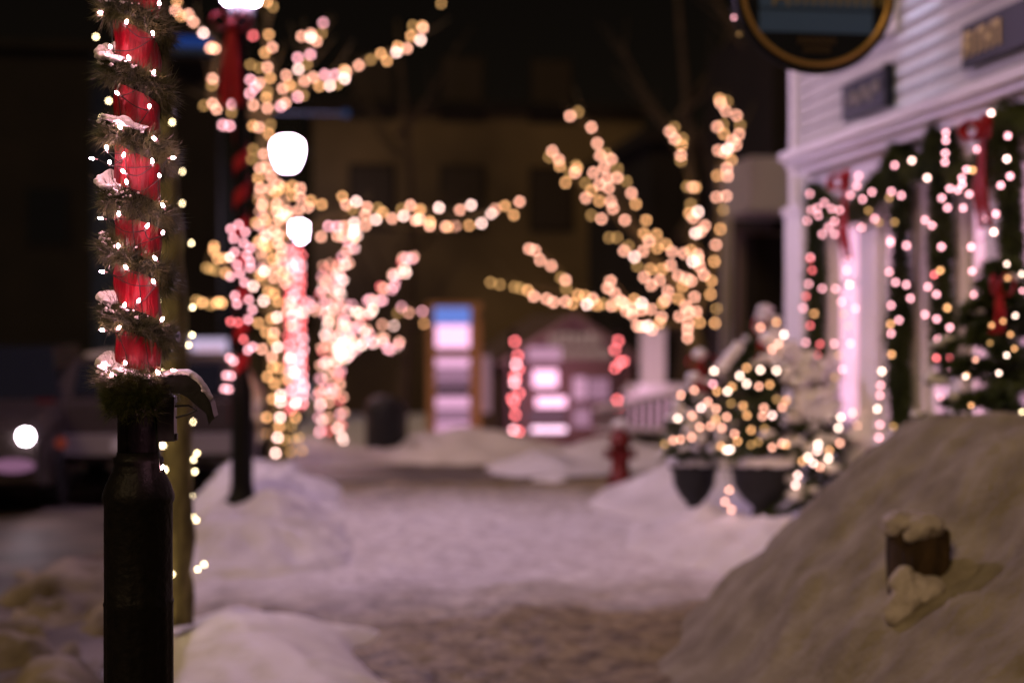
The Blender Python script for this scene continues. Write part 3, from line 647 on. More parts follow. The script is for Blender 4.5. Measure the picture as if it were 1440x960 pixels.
# ribbon, bow and lights on the second post
def helix_ribbon(x, Y, r, z0, z1, pitch, w, m, label, name='ribbon'):
    mb = MB(); n = int((z1-z0)/pitch*20)
    for k in range(n+1):
        z = z0+(z1-z0)*k/n; a = 2*PI*(z-z0)/pitch
        for h in (-w/2, w/2): mb.v.append(Vector((x+r*math.cos(a), Y+r*math.sin(a), z+h)))
    for k in range(n): mb.f.append([2*k, 2*k+1, 2*k+3, 2*k+2])
    o = tag(mb.build(name, m), label, 'ribbon'); q = o.modifiers.new('t', 'SOLIDIFY'); q.thickness = 0.003; return o
x2 = P(340, 460, Yp2).x
helix_ribbon(x2, Yp2, 0.056, P(340, 545, Yp2).z, P(340, 190, Yp2).z, 0.26, 0.11, M_redcloth, 'red ribbon spiralling up the second lamp post')
bp2 = parse("228,15 188,37 222,52 245,68 192,83 175,100b 233,93 245,115 200,125 243,135 210,155 177,165 225,185 193,230 240,243 200,257 252,277 238,310 178,317r 203,320r 222,377r 253,402 237,413 175,440 188,450 163,498 180,500 157,543 172,545 205,-10 178,5", 2.4, 250, 320, 'k')
strings_from(bp2, [([P(338, 560, Yp2-0.03), P(338, 420, Yp2-0.03), P(340, 285, Yp2-0.03)], 'lilac pink lights up the second lamp post')], 0.025, Yp2, 0.85, 'lights on the second post')

def bow(name, label, c, w, h, tail, m=M_redcloth, nrm=Vector((0, -1, 0))):
    t = thing(name, label, 'bow', tuple(c)); side = Vector((0, 0, 1)).cross(nrm).normalized(); c = Vector(c); up = Vector((0, 0, 1))
    for sg in (-1, 1):
        lp = [c, c+side*sg*w*0.5+up*h*0.55+nrm*0.02, c+side*sg*w+up*h*0.2+nrm*0.05, c+side*sg*w*0.6-up*h*0.3+nrm*0.03, c]
        s_ = spline(lp, 6); mb = MB()
        for p in s_: mb.v.append(p+nrm*w*0.28); mb.v.append(p-nrm*w*0.10)
        for i in range(len(s_)-1): mb.f.append([2*i, 2*i+1, 2*i+3, 2*i+2])
        o = mb.build('loop', m, t, True); q = o.modifiers.new('t', 'SOLIDIFY'); q.thickness = 0.004
        tl = [c, c+side*sg*w*0.20-up*tail*0.45+nrm*0.03, c+side*sg*w*0.34-up*tail]
        s_ = spline(tl, 6); mb = MB(); ww = w*0.30
        for i, p in enumerate(s_): mb.v.append(p-side*ww*(0.5+0.5*i/len(s_))+nrm*0.01*math.sin(i)); mb.v.append(p+side*ww*(0.5+0.5*i/len(s_)))
        for i in range(len(s_)-1): mb.f.append([2*i, 2*i+1, 2*i+3, 2*i+2])
        o = mb.build('tail', m, t, True); q = o.modifiers.new('t', 'SOLIDIFY'); q.thickness = 0.004
    MB().blob(c+nrm*0.03, w*0.16, w*0.14, w*0.18, 3).build('knot', m, t, True); return t
bow('bow', 'large red bow with long tails at top of the second post', P(325, 35, Yp2-0.12), 0.15, 0.15, 0.62)
# far wrapped post
x3 = P(405, 460, 23.7).x
helix_ribbon(x3, 23.7, 0.075, 1.0, 3.4, 0.34, 0.2, M_redcloth, 'red ribbon spiralling up the post under the largest globe')
wrap_string([P(417, 575, 23.4), P(416, 450, 23.4), P(414, 348, 23.4)], (0.12, 0.10), 0.15, 0.125, 0.052, 23.4, 'dense red pink column of lights on the post under the largest globe', (('r', 5), ('k', 2)), 0.62)

# ------------------------------------------------------------------ the shop on the right
XW = 3.8
def yw(px, X=XW): return Q(px, 460, X).y
Yc = yw(1118)
shop = thing('shop_building', 'white clapboard shop with pink lit garlanded front and jutting cornice', 'building', (XW, Yc, 0))
zc0 = Q(1118, 250, XW).z; zc1 = Q(1095, 222, XW-0.25).z
cb = MB(); z = zc1+0.02
while z < 5.4:
    cb.v += [Vector((XW-0.028, 2.0, z)), Vector((XW-0.028, Yc-0.08, z)), Vector((XW-0.004, Yc-0.08, z+0.105)), Vector((XW-0.004, 2.0, z+0.105)), Vector((XW, 2.0, z)), Vector((XW, Yc-0.08, z))]
    i = len(cb.v)-6; cb.f += [[i, i+1, i+2, i+3], [i, i+4, i+5, i+1]]; z += 0.105
cb.box(XW, 10, 2.0, Yc, 0, 5.5)
cb.build('wall', M_siding, shop)
MB().box(XW-0.045, XW+0.08, Yc-0.085, Yc+0.02, 0, 5.45).build('corner_board', M_trim, shop)
MB().box(XW-0.3, 10.2, 1.9, Yc+0.25, 5.45, 5.6).build('roof', M_darkb, shop)
cn = MB(); ye = yw(1095, XW-0.30)
cn.box(XW-0.30, XW+0.1, 1.95, ye, zc1-0.05, zc1+0.01).box(XW-0.26, XW+0.05, 1.96, ye-0.04, zc1-0.10, zc1-0.052).box(XW-0.20, XW+0.02, 1.97, ye-0.08, zc1-0.16, zc1-0.102).box(XW-0.11, XW+0.02, 1.98, ye-0.14, zc1-0.36, zc1-0.162)
cn.build('cornice', M_trim, shop)
cs = MB()
for i in range(70):
    yy = 2.2+(ye-2.4)*i/69; cs.blob((XW-0.16+random.uniform(-.03, .03), yy, zc1+0.012), 0.13, 0.11, 0.022+0.015*random.random(), i, 0.3, 10, 6)
remesh(cs.build('snow_ledge', M_soft, shop, True), 0.02)
zb = 0.78; zt = zc1-0.36
M_lit = mat('lit_curtain', (0.7, 0.6, 0.65), 0.8, 0, 2.0, (0.6, 0.5, 0.55), emis=(1.0, 0.52, 0.74), es=0.80)
pil = [(1116, 1140), (1160, 1180), (1222, 1247), (1284, 1313), (1350, 1368), (1402, 1436), (1500, 1530), (1600, 1640)]
for (a, b) in pil:
    y1_, y0_ = yw(a), yw(b); MB().box(XW-0.075, XW+0.01, y0_, y1_, zb, zt+0.002).box(XW-0.095, XW+0.01, y0_-0.02, y1_+0.02, zt-0.06, zt+0.002).box(XW-0.095, XW+0.01, y0_-0.02, y1_+0.02, zb, zb+0.10).build('pilaster', M_trim, shop)
MB().box(XW-0.055, XW+0.01, 2.05, Yc-0.01, 0.0, zb-0.05).box(XW-0.12, XW+0.01, 2.05, Yc, zb-0.05, zb).build('base_panel', M_trim, shop)
for k, ((a, b), (c_, d_)) in enumerate(zip(pil, pil[1:])):
    y1_, y0_ = yw(b)-0.01, yw(c_)+0.01
    fw = MB().box(XW-0.03, XW-0.003, y0_, y0_+0.05, zb, zt).box(XW-0.03, XW-0.003, y1_-0.05, y1_, zb, zt).box(XW-0.03, XW-0.003, y0_+0.05, y1_-0.05, zt-0.06, zt).box(XW-0.03, XW-0.003, y0_+0.05, y1_-0.05, zb, zb+0.05).box(XW-0.028, XW-0.003, y0_+0.05, y1_-0.05, zb+1.02, zb+1.05).build('window', M_trim, shop)
    cu = MB(); nn = 40; za, zz = zb+0.05, zt-0.06
    for i in range(nn+1):
        yy = y0_+0.05+(y1_-y0_-0.1)*i/nn; dx = 0.006*math.sin(i*1.1)
        cu.v += [Vector((XW-0.012+dx, yy, za)), Vector((XW-0.012+dx, yy, zz))]
    for i in range(nn): cu.f.append([2*i, 2*i+1, 2*i+3, 2*i+2])
    cu.build('curtain', M_lit, fw, True).matrix_parent_inverse = Matrix.Identity(4)
# upstairs windows
for (a, b) in ((1222, 1262), (1130, 1168), (1352, 1410)):
    y1_, y0_ = yw(a), yw(b); z0_ = Q(a, 52, XW).z if a < 1300 else 3.55; z0_ = max(z0_, 3.38)
    f_ = MB().box(XW-0.06, XW-0.03, y0_-0.07, y0_, z0_-0.08, 5.0).box(XW-0.06, XW-0.03, y1_, y1_+0.07, z0_-0.08, 5.0).box(XW-0.075, XW-0.03, y0_, y1_, z0_-0.08, z0_).box(XW-0.05, XW-0.03, y0_, y1_, 4.15, 4.2).build('window', M_trim, shop)
    MB().box(XW-0.04, XW-0.031, y0_, y1_, z0_, 4.15).box(XW-0.04, XW-0.031, y0_, y1_, 4.2, 5.0).build('pane', M_glassd, f_).matrix_parent_inverse = Matrix.Identity(4)
# wall lamp that washes the clapboards
yl = yw(1300)
wl = thing('wall_lamp', 'small gooseneck lamp casting cool light on the upper clapboards', 'lamp', (XW, yl, 4.5))
MB().tube(spline([(XW-0.03, yl, 4.42), (XW-0.2, yl, 4.55), (XW-0.30, yl, 4.50), (XW-0.30, yl, 4.43)], 6), 0.012, 8).build('arm', M_darkmetal, wl)
MB().lathe([(0.02, 0.10), (0.04, 0.07), (0.10, 0.0)], (XW-0.30, yl, 4.34), 20).build('shade', M_darkmetal, wl, True)
MB().blob((XW-0.30, yl, 4.365), 0.035, 0.035, 0.035, 0, 0).build('bulb', emat('cool_bulb', (0.55, 0.62, 1.0), 95.0), wl, True)
ld = bpy.data.lights.new('wall_lamp_light', 'SPOT'); lo = bpy.data.objects.new('wall_lamp_light', ld); COL.objects.link(lo)
ld.energy = 60; ld.color = (0.58, 0.62, 1.0); ld.spot_size = R(46); ld.spot_blend = 0.8; ld.shadow_soft_size = 0.04
lo.location = (XW-0.20, yl, 4.30); lo.rotation_euler = Vector((-0.10, 0.0, 1)).to_track_quat('Z', 'Y').to_euler()

# signs
def wall_sign(name, label, a, b, yt, yb, X, m):
    A_, B_ = Q(a, (yt[0]+yb[0])/2, X), Q(b, (yt[1]+yb[1])/2, X)
    za, zb_ = Q(a, yt[0], X).z, Q(a, yb[0], X).z
    t = thing(name, label, 'sign', (X, (A_.y+B_.y)/2, (za+zb_)/2))
    MB().box(X-0.015, X+0.02, B_.y, A_.y, zb_, za).build('board', m, t)
    return t, A_.y, B_.y, zb_, za
sg, ya, yb_, z0_, z1_ = wall_sign('shop_sign', 'small dark blue square sign with faded pale lettering on clapboards', 1187, 1247, (122, 100), (172, 150), XW-0.06, M_signbl2)
lt = MB()
for i in range(9):
    yy = ya-(ya-yb_)*(0.16+0.66*i/8); zz = z0_+(z1_-z0_)*(0.48+0.12*math.sin(i*1.9))
    lt.tube([(XW-0.082, yy, zz-0.03), (XW-0.082, yy-0.02, zz+0.02+0.02*(i % 3)), (XW-0.082, yy-0.045, zz-0.02)], 0.009, 5)
lt.build('lettering', M_pale, sg)
MB().box(XW-0.09, XW-0.03, yb_-0.05, yb_-0.002, z0_-0.01, z1_+0.02).build('edge', M_signdk, sg)
sg2, ya, yb_, z0_, z1_ = wall_sign('shop_sign', 'long black sign with tall gold lettering at top right of the shop', 1356, 1520, (38, 0), (98, 0), XW-0.06, M_signdk)
lt = MB(); xx = XW-0.08
def bar(y_, za, zb2, w_=0.013): lt.box(xx-0.006, xx, y_-w_/2, y_+w_/2, za, zb2)
y0_ = ya-0.04
for i in range(6):
    yy = y0_-i*0.085; hh = (z1_-z0_); bar(yy, z0_+hh*0.22, z0_+hh*0.80, 0.026)
    if i % 2 == 0: lt.box(xx-0.0055, xx-0.0005, yy-0.072, yy-0.013, z0_+hh*0.68, z0_+hh*0.80)
    if i % 3 == 0: lt.box(xx-0.0055, xx-0.0005, yy-0.072, yy-0.013, z0_+hh*0.45, z0_+hh*0.55)
lt.build('lettering', M_goldp, sg2)

# round hanging sign
Ys = 7.0
sc_ = P(1146, -14, Ys); rr = 114/F_PX*Ys*1.02
hs = thing('hanging_sign', 'round black hanging sign with gold ring and blue centre band', 'sign', tuple(sc_))
def disc(r, y0_, y1_, m, nm, n=64, clip=None, par=None, rin=0):
    mb = MB()
    vs = []
    for j in range(n):
        a = 2*PI*j/n; x, z = r*math.cos(a), r*math.sin(a)*0.99
        if clip: z = max(clip[0], min(clip[1], z)); x = max(-clip[2], min(clip[2], x))
        vs.append((x, z))
    for y_ in (y0_, y1_):
        for x, z in vs: mb.v.append(sc_+Vector((x, y_, z)))
    mb.f = [list(range(n)), list(range(n, 2*n))[::-1]]+[[i, (i+1) % n, n+(i+1) % n, n+i] for i in range(n)]
    return mb.build(nm, m, par)
disc(rr, -0.018, 0.018, M_signdk, 'board', par=hs)
rg = MB(); ring = [sc_+Vector((rr*0.955*math.cos(2*PI*j/64), -0.022, rr*0.945*math.sin(2*PI*j/64))) for j in range(65)]
rg.tube(ring, 0.013, 8, False).build('ring', M_gold, hs, True)
rg = MB(); ring = [sc_+Vector((rr*1.01*math.cos(2*PI*j/64), 0.0, rr*1.01*math.sin(2*PI*j/64))) for j in range(65)]
rg.tube(ring, 0.022, 8, False).build('rim', M_signdk, hs, True)
MB().box(sc_.x-rr*0.74, sc_.x+rr*0.74, Ys-0.024, Ys-0.0185, sc_.z-rr*0.55, sc_.z+rr*0.55).build('centre_band', M_signbl, hs)
mb = MB().box(sc_.x-rr*0.74, sc_.x+rr*0.74, Ys-0.028, Ys-0.0245, sc_.z-rr*0.27, sc_.z-rr*0.255)
mb.build('rule', M_signdk, hs)
lt = MB()
def seg(x0, z0, x1, z1, w_=0.006): lt.tube([sc_+Vector((x0*rr, -0.030, z0*rr)), sc_+Vector((x1*rr, -0.030, z1*rr))], w_, 5)
for i in range(11): seg(-0.26+i*0.11, -0.20, -0.26+i*0.11+0.02, 0.10, 0.0075)
seg(-0.56, -0.22, -0.46, 0.08, 0.008); seg(-0.46, 0.08, -0.36, -0.22, 0.008); seg(-0.53, -0.13, -0.39, -0.13, 0.007)
lt.build('lettering', mat('gold_faded', (0.30, 0.25, 0.11), 0.5), hs)
lt = MB()
for row, (zz, n_, w_) in enumerate(((-0.655, 6, 0.50), (-0.765, 4, 0.36))):
    for i in range(n_):
        x = -w_/2+w_*(i+0.5)/n_; seg(x-0.025, zz-0.035, x-0.015, zz+0.035, 0.004); seg(x-0.015, zz+0.035, x+0.02, zz+0.03, 0.004); seg(x+0.02, zz+0.03, x+0.022, zz-0.035, 0.004)
lt.build('small_lettering', M_goldd, hs)
zbk = sc_.z+rr+0.12
MB().tube([(XW, Ys, zbk), (sc_.x-0.3, Ys, zbk)], 0.018, 8).tube([(sc_.x-0.25, Ys, zbk), (sc_.x-0.25, Ys, sc_.z+rr*0.7)], 0.006, 6).tube([(sc_.x+0.25, Ys, zbk), (sc_.x+0.25, Ys, sc_.z+rr*0.7)], 0.006, 6).tube([(XW, Ys, zbk+0.35), (sc_.x+0.2, Ys, zbk)], 0.008, 6).build('bracket', M_black, hs)
sl_ = thing('string_lights', 'one pink light at the left rim of the round sign', 'string lights', tuple(P(1033, 24, Ys)))
add_bulb(sl_, P(1032, 25, Ys), 'k', 0.014, 7, 0.6); add_bulb(sl_, P(1040, 48, Ys+0.05), 'd', 0.014, 7, 0.9)
MB().tube([P(1030, 10, Ys), P(1033, 30, Ys), P(1042, 52, Ys), P(1050, 62, Ys)], 0.004, 5).build('wire', M_wire, sl_)

# shop garlands and lights
def leafy(name, label, path, r, n, m=M_fir, cat='garland', group=None, L=0.07):
    sp = spline(path, 10); t = thing(name, label, cat, tuple(sp[0]), group); mb = MB()
    for k in range(n):
        f = random.random()*(len(sp)-1.001); i = int(f); c = sp[i].lerp(sp[i+1], f-i); tg = (sp[i+1]-sp[i]).normalized()
        d = Vector((random.gauss(0,1), random.gauss(0,1), random.gauss(0,1))); d = (d-tg*d.dot(tg)).normalized()
        lump = 0.75+0.6*noise.noise(c*5)
        mb.leaf(c+d*r*random.uniform(0.1, 0.75)*lump, (d+tg*random.uniform(-.8, .8)+Vector((0, 0, -0.3))).normalized(), L*random.uniform(0.6, 1.2), 0.007)
    mb.build('foliage', m, t); MB().tube(sp, r*0.35, 6).build('stem', M_wire, t); return t
XG = XW-0.16
GG = 'evergreen garlands on the shop front'
random.seed(21)
def G(px, py, X=XG): return Q(px, py, X)
leafy('garland', 'hanging garland column at the far corner of the shop front', [G(1146,268), G(1147,400), G(1145,540)], 0.085, 5200, group=GG)
leafy('garland', 'hanging garland column in the middle of the shop front, reaching lowest', [G(1266,205), G(1265,400), G(1263,500), G(1266,600)], 0.085, 6500, group=GG)
leafy('garland', 'hanging garland column between middle column and near fir tree', [G(1322,180), G(1324,350), G(1326,510)], 0.075, 5500, group=GG)
leafy('garland', 'swag garland under cornice between far corner and middle column', [G(1142,262), G(1175,300), G(1205,295), G(1240,255), G(1268,208)], 0.10, 4500, group=GG)
leafy('garland', 'short swag garland under the cornice beside the middle column', [G(1268,208), G(1290,240), G(1322,182)], 0.07, 1500, group=GG)
leafy('garland', 'thick swag garland under the cornice at the right edge', [G(1322,182), G(1350,250), G(1385,235), G(1412,170), G(1440,160), G(1500,190)], 0.11, 5200, group=GG)
leafy('garland', 'hanging garland column at the right edge of the photo', [G(1412,165), G(1422,330), G(1428,470)], 0.08, 3800, group=GG)
bow('bow', 'long red bow on the shop front between far and middle garland columns', G(1192,258,XG-0.17), 0.15, 0.14, 0.50, nrm=Vector((-1, 0, 0)))
bow('bow', 'long red bow on the shop front near the right edge of photo', G(1386,185,XG-0.17), 0.14, 0.13, 0.50, nrm=Vector((-1, 0, 0)))
c7 = "370,727 425,760 375,788 398,780 452,783 482,788 360,828 402,808 463,830 440,853 480,847 417,878 463,878 372,965 553,660 492,700 546,697 522,732 603,720 568,747 590,790d 564,853 613,820 630,835d 688,620 753,602b 676,718 668,742d 713,733 688,833d 672,902 733,920 810,667b 802,825 828,845 880,498 880,527 878,575 877,608 865,743 886,779 863,925 895,707 925,713 940,668 942,692 958,636 980,638o 968,728 945,780 975,927 998,560 1020,507 1040,440 1050,425b 1113,510 1109,596b 1121,661 1086,695 1010,847 1033,818 1068,802 1060,870b"
c8 = "127,75r 135,128r 119,190 107,245r 95,298 144,323o 126,376r 106,453 170,460r 157,510r 132,570 180,210 300,77 291,128 240,210 303,192b 267,270 330,300 278,325d 297,377d 235,458 307,457 253,510d 272,573 236,608d 488,5 560,18 482,135 510,182 558,193 577,254 490,286 525,352 487,370o 490,412 492,506o 448,582w 443,645 440,690 428,751w 440,822 435,880 717,22 711,129o 684,148r 655,202 694,236 743,297o 643,327 695,347 754,385 754,427 701,437 694,522r 750,525r 777,548 810,543w 740,587 805,587 713,698 850,22 855,132 893,205 863,238 895,330 850,350d 500,830d"
cT = "870,530p 825,605w 1011,100w 1015,163o 1049,332w 1027,416o 994,357o 1010,510w 975,590w 830,600o 1078,145w 1080,220k 1080,765y 850,735o 1045,480o 935,455d 942,375o"
fac = parse(c7, 2.6667, 1000, 0)+parse(c8, 3.2, 1100, 340)
groups = [('pink lights hanging at the far corner of the shop front', 1100, 1172), ('pink lights trailing in front of the far shop window', 1172, 1228), ('pink lights on the middle garland column of the shop front', 1228, 1288), ('pink lights on the third garland column of the shop front', 1288, 1345), ('pink lights around the near bow of the shop front', 1345, 1500)]
for lab, a, b in groups:
    sel = [q for q in fac if a <= q[0] < b]; sel.sort(key=lambda q: (q[1]))
    t = thing('string_lights', lab, 'string lights', tuple(G(sel[0][0], sel[0][1])), 'light strings on the shop front'); wp = []
    for x, y, k in sel:
        p = G(x, y, XG-0.11); add_bulb(t, p, k, 0.021, 9, 0.95); wp.append(G(x, y, XG-0.06))
    MB().tube(wp, 0.003, 4).build('wire', M_wire, t)

# ------------------------------------------------------------------ potted and standing firs
def fir(name, label, base, h, r, n, snowy=0.0, droop=0.25, group=None, seed=1, L=0.06):
    random.seed(seed); t = thing(name, label, 'fir tree', tuple(base), group); base = Vector(base)
    MB().tube([base, base+Vector((0, 0, h*0.97))], [0.025, 0.005], 6).build('trunk', M_barkd, t)
    mb = MB(); sn = MB(); nb = int(h*60)
    for k in range(nb):
        f = (k/nb)**0.85; zz = h*(0.04+0.94*f); rl = r*(1-f)**0.85*random.uniform(0.7, 1.12)+0.03; a = random.random()*2*PI
        d = Vector((math.cos(a), math.sin(a), 0)); q = 0.25+0.45*f
        bp = [base+Vector((0, 0, zz)), base+Vector((0, 0, zz))+d*rl*0.55+Vector((0, 0, q*rl*0.35)), base+Vector((0, 0, zz))+d*rl+Vector((0, 0, q*rl*0.3-droop*rl*0.4))]
        bs = spline(bp, 4); mb.tube(bs, 0.004, 3)
        m_ = int(n/nb)
        for j in range(m_):
            g_ = random.random()**0.7*(len(bs)-1.01); i = int(g_); c = bs[i].lerp(bs[i+1], g_-i)
            dd = (d*0.7+Vector((random.gauss(0,.8), random.gauss(0,.8), random.gauss(0,.45)))).normalized()
            mb.leaf(c+dd*0.01, dd, L*random.uniform(.5, 1.1), 0.006)
        if random.random() < snowy:
            e = bs[-3] if random.random() < .5 else bs[-2]
            for j_ in range(4): sn.blob(e+Vector((random.gauss(0, .03), random.gauss(0, .03), 0.015+random.gauss(0, .012))), 0.03+0.02*random.random(), 0.03+0.02*random.random(), 0.022, k+j_, 0.5, 8, 5)
    mb.build('crown', M_fir, t)
    if snowy: sn.build('snow', M_soft, t, True)
    return t
def urn(label, px, pyb, Y, w_px):
    c = P(px, pyb, Y); s = w_px/F_PX*Y/2; b = c.z; top = P(px, 650, Y).z; H = top-b
    t = thing('urn_planter', label, 'planter', tuple(c), 'black cast iron urns before the shop')
    MB().lathe([(s*0.62, 0), (s*0.62, H*0.08), (s*0.40, H*0.12), (s*0.26, H*0.22), (s*0.30, H*0.30), (s*0.55, H*0.42), (s*0.78, H*0.62), (s*0.84, H*0.85), (s*1.0, H*0.93), (s*1.02, H), (s*0.88, H), (s*0.8, H*0.9)], tuple(c), 28).build('bowl', M_urn, t, True)
    sn = MB()
    for i in range(16):
        a = 2*PI*i/16; sn.blob(Vector(c)+Vector((s*0.82*math.cos(a), s*0.82*math.sin(a), H+0.012)), s*0.34, s*0.34, 0.030, i, 0.3, 9, 6)
    sn.blob(Vector(c)+Vector((0, 0, H)), s*0.8, s*0.8, 0.035, 3)
    sn.build('snow_rim', M_soft, t, True); return c, top
YU = 9.7
cu1, tp1 = urn('smaller urn on the left with snowy rim beside shop front', 976, 732, YU+0.5, 76)
cu2, tp2 = urn('wider urn on the right with snowy rim beside snow heap', 1072, 738, YU, 106)
fir('potted_fir', 'low snowy fir with red bow in the left urn', (cu1.x, cu1.y, tp1-0.05), 0.60, 0.33, 9000, 0.35, group='potted firs', seed=2)
fir('potted_fir', 'taller lit fir with red bow on top in the right urn', (cu2.x+0.0, cu2.y, tp2-0.05), 1.08, 0.40, 15000, 0.30, group='potted firs', seed=3)
fir('potted_fir', 'drooping snow laden fir behind the right urn', (P(1145, 650, YU-0.1).x, YU-0.1, 0.12), 1.15, 0.34, 12000, 0.85, 0.9, group='potted firs', seed=4)
bow('bow', 'red bow with snow on the low fir in left urn', P(984, 512, YU+0.25), 0.11, 0.12, 0.2)
bow('bow', 'red bow with trailing tails on top of taller potted fir', P(1072, 462, YU-0.1), 0.09, 0.13, 0.26)
hb = MB()
for i, (x, y, q) in enumerate(((984, 497, .05), (975, 530, .05), (994, 535, .03), (1075, 436, .055), (1070, 445, .04))): hb.blob(P(x, y, YU+0.1), q, q, q*0.7, i, 0.3)
tag(hb.build('snow_clumps', M_soft, None, True), 'white snow clumps lying on the red bows of the potted firs', 'snow')['kind'] = 'stuff'
hb = MB(); 
for i in range(95):
    f = random.random(); x = 1085+85*f+random.gauss(0, 7); y = 492+58*f+random.gauss(0, 15); hb.blob(P(x, y, YU-0.22+random.uniform(-.12, .2)), random.uniform(.03, .07), random.uniform(.03, .07), random.uniform(.02, .045), i, 0.5, 9, 6)
for i in range(26):
    x = random.uniform(1125, 1172); y0 = random.uniform(535, 560); hb.blob(P(x, y0+20, YU-0.32), 0.022, 0.022, random.uniform(.05, .10), i, 0.3, 8, 6)
for i in range(12):
    f = i/11; hb.blob(P(1012+26*f, 520-34*f, YU-0.15), .045, .045, .03, i, .4, 9, 6)
for i in range(26): hb.blob(P(random.uniform(950, 1030), random.uniform(560, 625), YU+0.05), .04, .04, .025, i, .4, 8, 6)
tag(hb.build('branch_snow', M_soft, None, True), 'heavy snow bending the branches of the potted firs', 'snow')['kind'] = 'stuff'
cp = "505,161 565,141o 593,188w 573,222 548,243 427,342w 453,312o 505,320w 565,323w 453,371w 499,381 382,400w 398,383o 330,324w 327,373k 257,396 207,414 342,400o 308,440 282,461b 339,465 248,491 195,502w 278,534 246,572 205,580 178,584 145,598d 338,506o 318,530 360,537 379,496 408,560 419,587o 357,605o 378,620w 392,618w 470,545o 513,493 549,490b 518,462 587,461 602,434o 566,430d 549,610 585,596 388,770 372,814 396,842 721,598w 718,623b 683,647w 703,669b 662,662o 728,684 763,622o 760,651w 803,594 806,498w 797,537w 645,715b 636,751b 850,480 872,530 455,490o 540,375o 395,445d 440,455o 600,600o 497,590d 470,600d 520,540d"
PB = parse(cp, 2.6667, 880, 400, 'p')
for lab, a, b in (('warm lights on the low fir in the left urn', 900, 1003), ('warm and white lights on the taller fir in right urn', 1003, 1112), ('warm and white lights trailing from snow laden fir', 1112, 1300)):
    sel = sorted([q for q in PB if a <= q[0] < b], key=lambda q: q[1]); t = thing('string_lights', lab, 'string lights', tuple(P(sel[0][0], sel[0][1], YU)), 'light strings on the potted firs'); wp = []
    for x, y, k in sel:
        p = P(x, y, YU-0.36); add_bulb(t, p, k, 0.022, YU-0.4, 1.0); wp.append(P(x, y, YU-0.30))
    MB().tube(wp, 0.003, 4).build('wire', M_wire, t)
# fir by the heap at the right edge
cf = P(1408, 640, 6.75)
fir('fir_tree', 'dark lit fir behind the snow heap at right edge', (cf.x, 6.75, 0.72), 1.12, 0.46, 26000, 0.10, 0.3, seed=8, L=0.075)
bow('bow', 'orange red bow on the dark fir at right edge', P(1402, 405, 6.5), 0.06, 0.12, 0.22)
t = thing('string_lights', 'few white and amber lights on the dark fir at right edge', 'string lights', tuple(P(1400, 420, 6.4))); wp = []
for x, y, k in sorted(parse(cT, 3.2, 1100, 340), key=lambda q: q[1]): p = P(x, y, 6.35); add_bulb(t, p, k, 0.015, 6.35, 1.1); wp.append(P(x, y, 6.42))
MB().tube(wp, 0.003, 4).build('wire', M_wire, t)

# ------------------------------------------------------------------ wooden block in the heap
def heap_hit(px, py):
    d = ray(px, py); k = 2.0
    while k < 12:
        p = CAM+d*k
        if p.z < heap(p.x, p.y)-0.015: return p
        k += 0.01
    return CAM+d*6
hp_ = heap_hit(1302, 828)
wb = thing('wooden_tub', 'weathered brown wooden tub half buried in the right snow heap', 'tub', tuple(hp_))
sW = 39/F_PX*hp_.y*1.04; Hh = 84/F_PX*hp_.y*1.04
mb = MB(); prof_ = []; n = 40; rot = 0.22
for i, zz in enumerate((-0.12, 0.0, 0.02, Hh*0.5, Hh*0.93, Hh)):
    k = (0.93, 0.94, 0.97, 1.0, 0.99, 0.93)[i]
    for j in range(n):
        a = 2*PI*j/n; q = 1/max(abs(math.cos(a)), abs(math.sin(a))); q = 1+(q-1)*0.62; plank = 1-0.03*(abs(math.sin(a*8+0.3)) < 0.16)
        x, y = sW*k*0.93*q*plank*math.cos(a), sW*k*0.93*q*plank*math.sin(a)
        mb.v.append(hp_+Vector((x*math.cos(rot)-y*math.sin(rot), x*math.sin(rot)+y*math.cos(rot)+sW*0.7, zz+0.0)))
for i in range(5):
    for j in range(n):
        a = i*n+j; b = i*n+(j+1) % n; mb.f.append([a, b, b+n, a+n])
mb.f.append(list(range(5*n, 6*n))); mb.build('tub', M_wood, wb)
sn = MB()
for i in range(16): sn.blob(hp_+Vector((random.uniform(-.75, .35)*sW, sW*(0.7+random.uniform(-.75, .6)), Hh+0.012)), 0.055, 0.055, 0.045, i, .35)
for i in range(5): sn.blob(hp_+Vector((sW*(-.75+.12*i), sW*(-0.25), Hh-0.018+0.004*i)), 0.028, 0.02, 0.025, i+7, .4)
remesh(sn.build('snow_top', M_grey, wb, True), 0.008, 14)
sn = MB(); rnd = random.Random(4)
for i in range(90):
    u = rnd.uniform(-1.7, 0.10); hm = max(0.05, 0.60*(1-abs(u+1.05)/1.1)); f = rnd.random()
    v = -0.30-0.55*(1-f)-0.10*abs(u); x, y = sW*u, sW*v
    sn.blob(hp_+Vector((x, y, heap(hp_.x+x, hp_.y+y)-hp_.z+0.005+f*hm*Hh)), 0.034, 0.030, 0.026, i, .35, 10, 7)
remesh(sn.build('snow_foot', M_grey, wb, True), 0.008, 14)

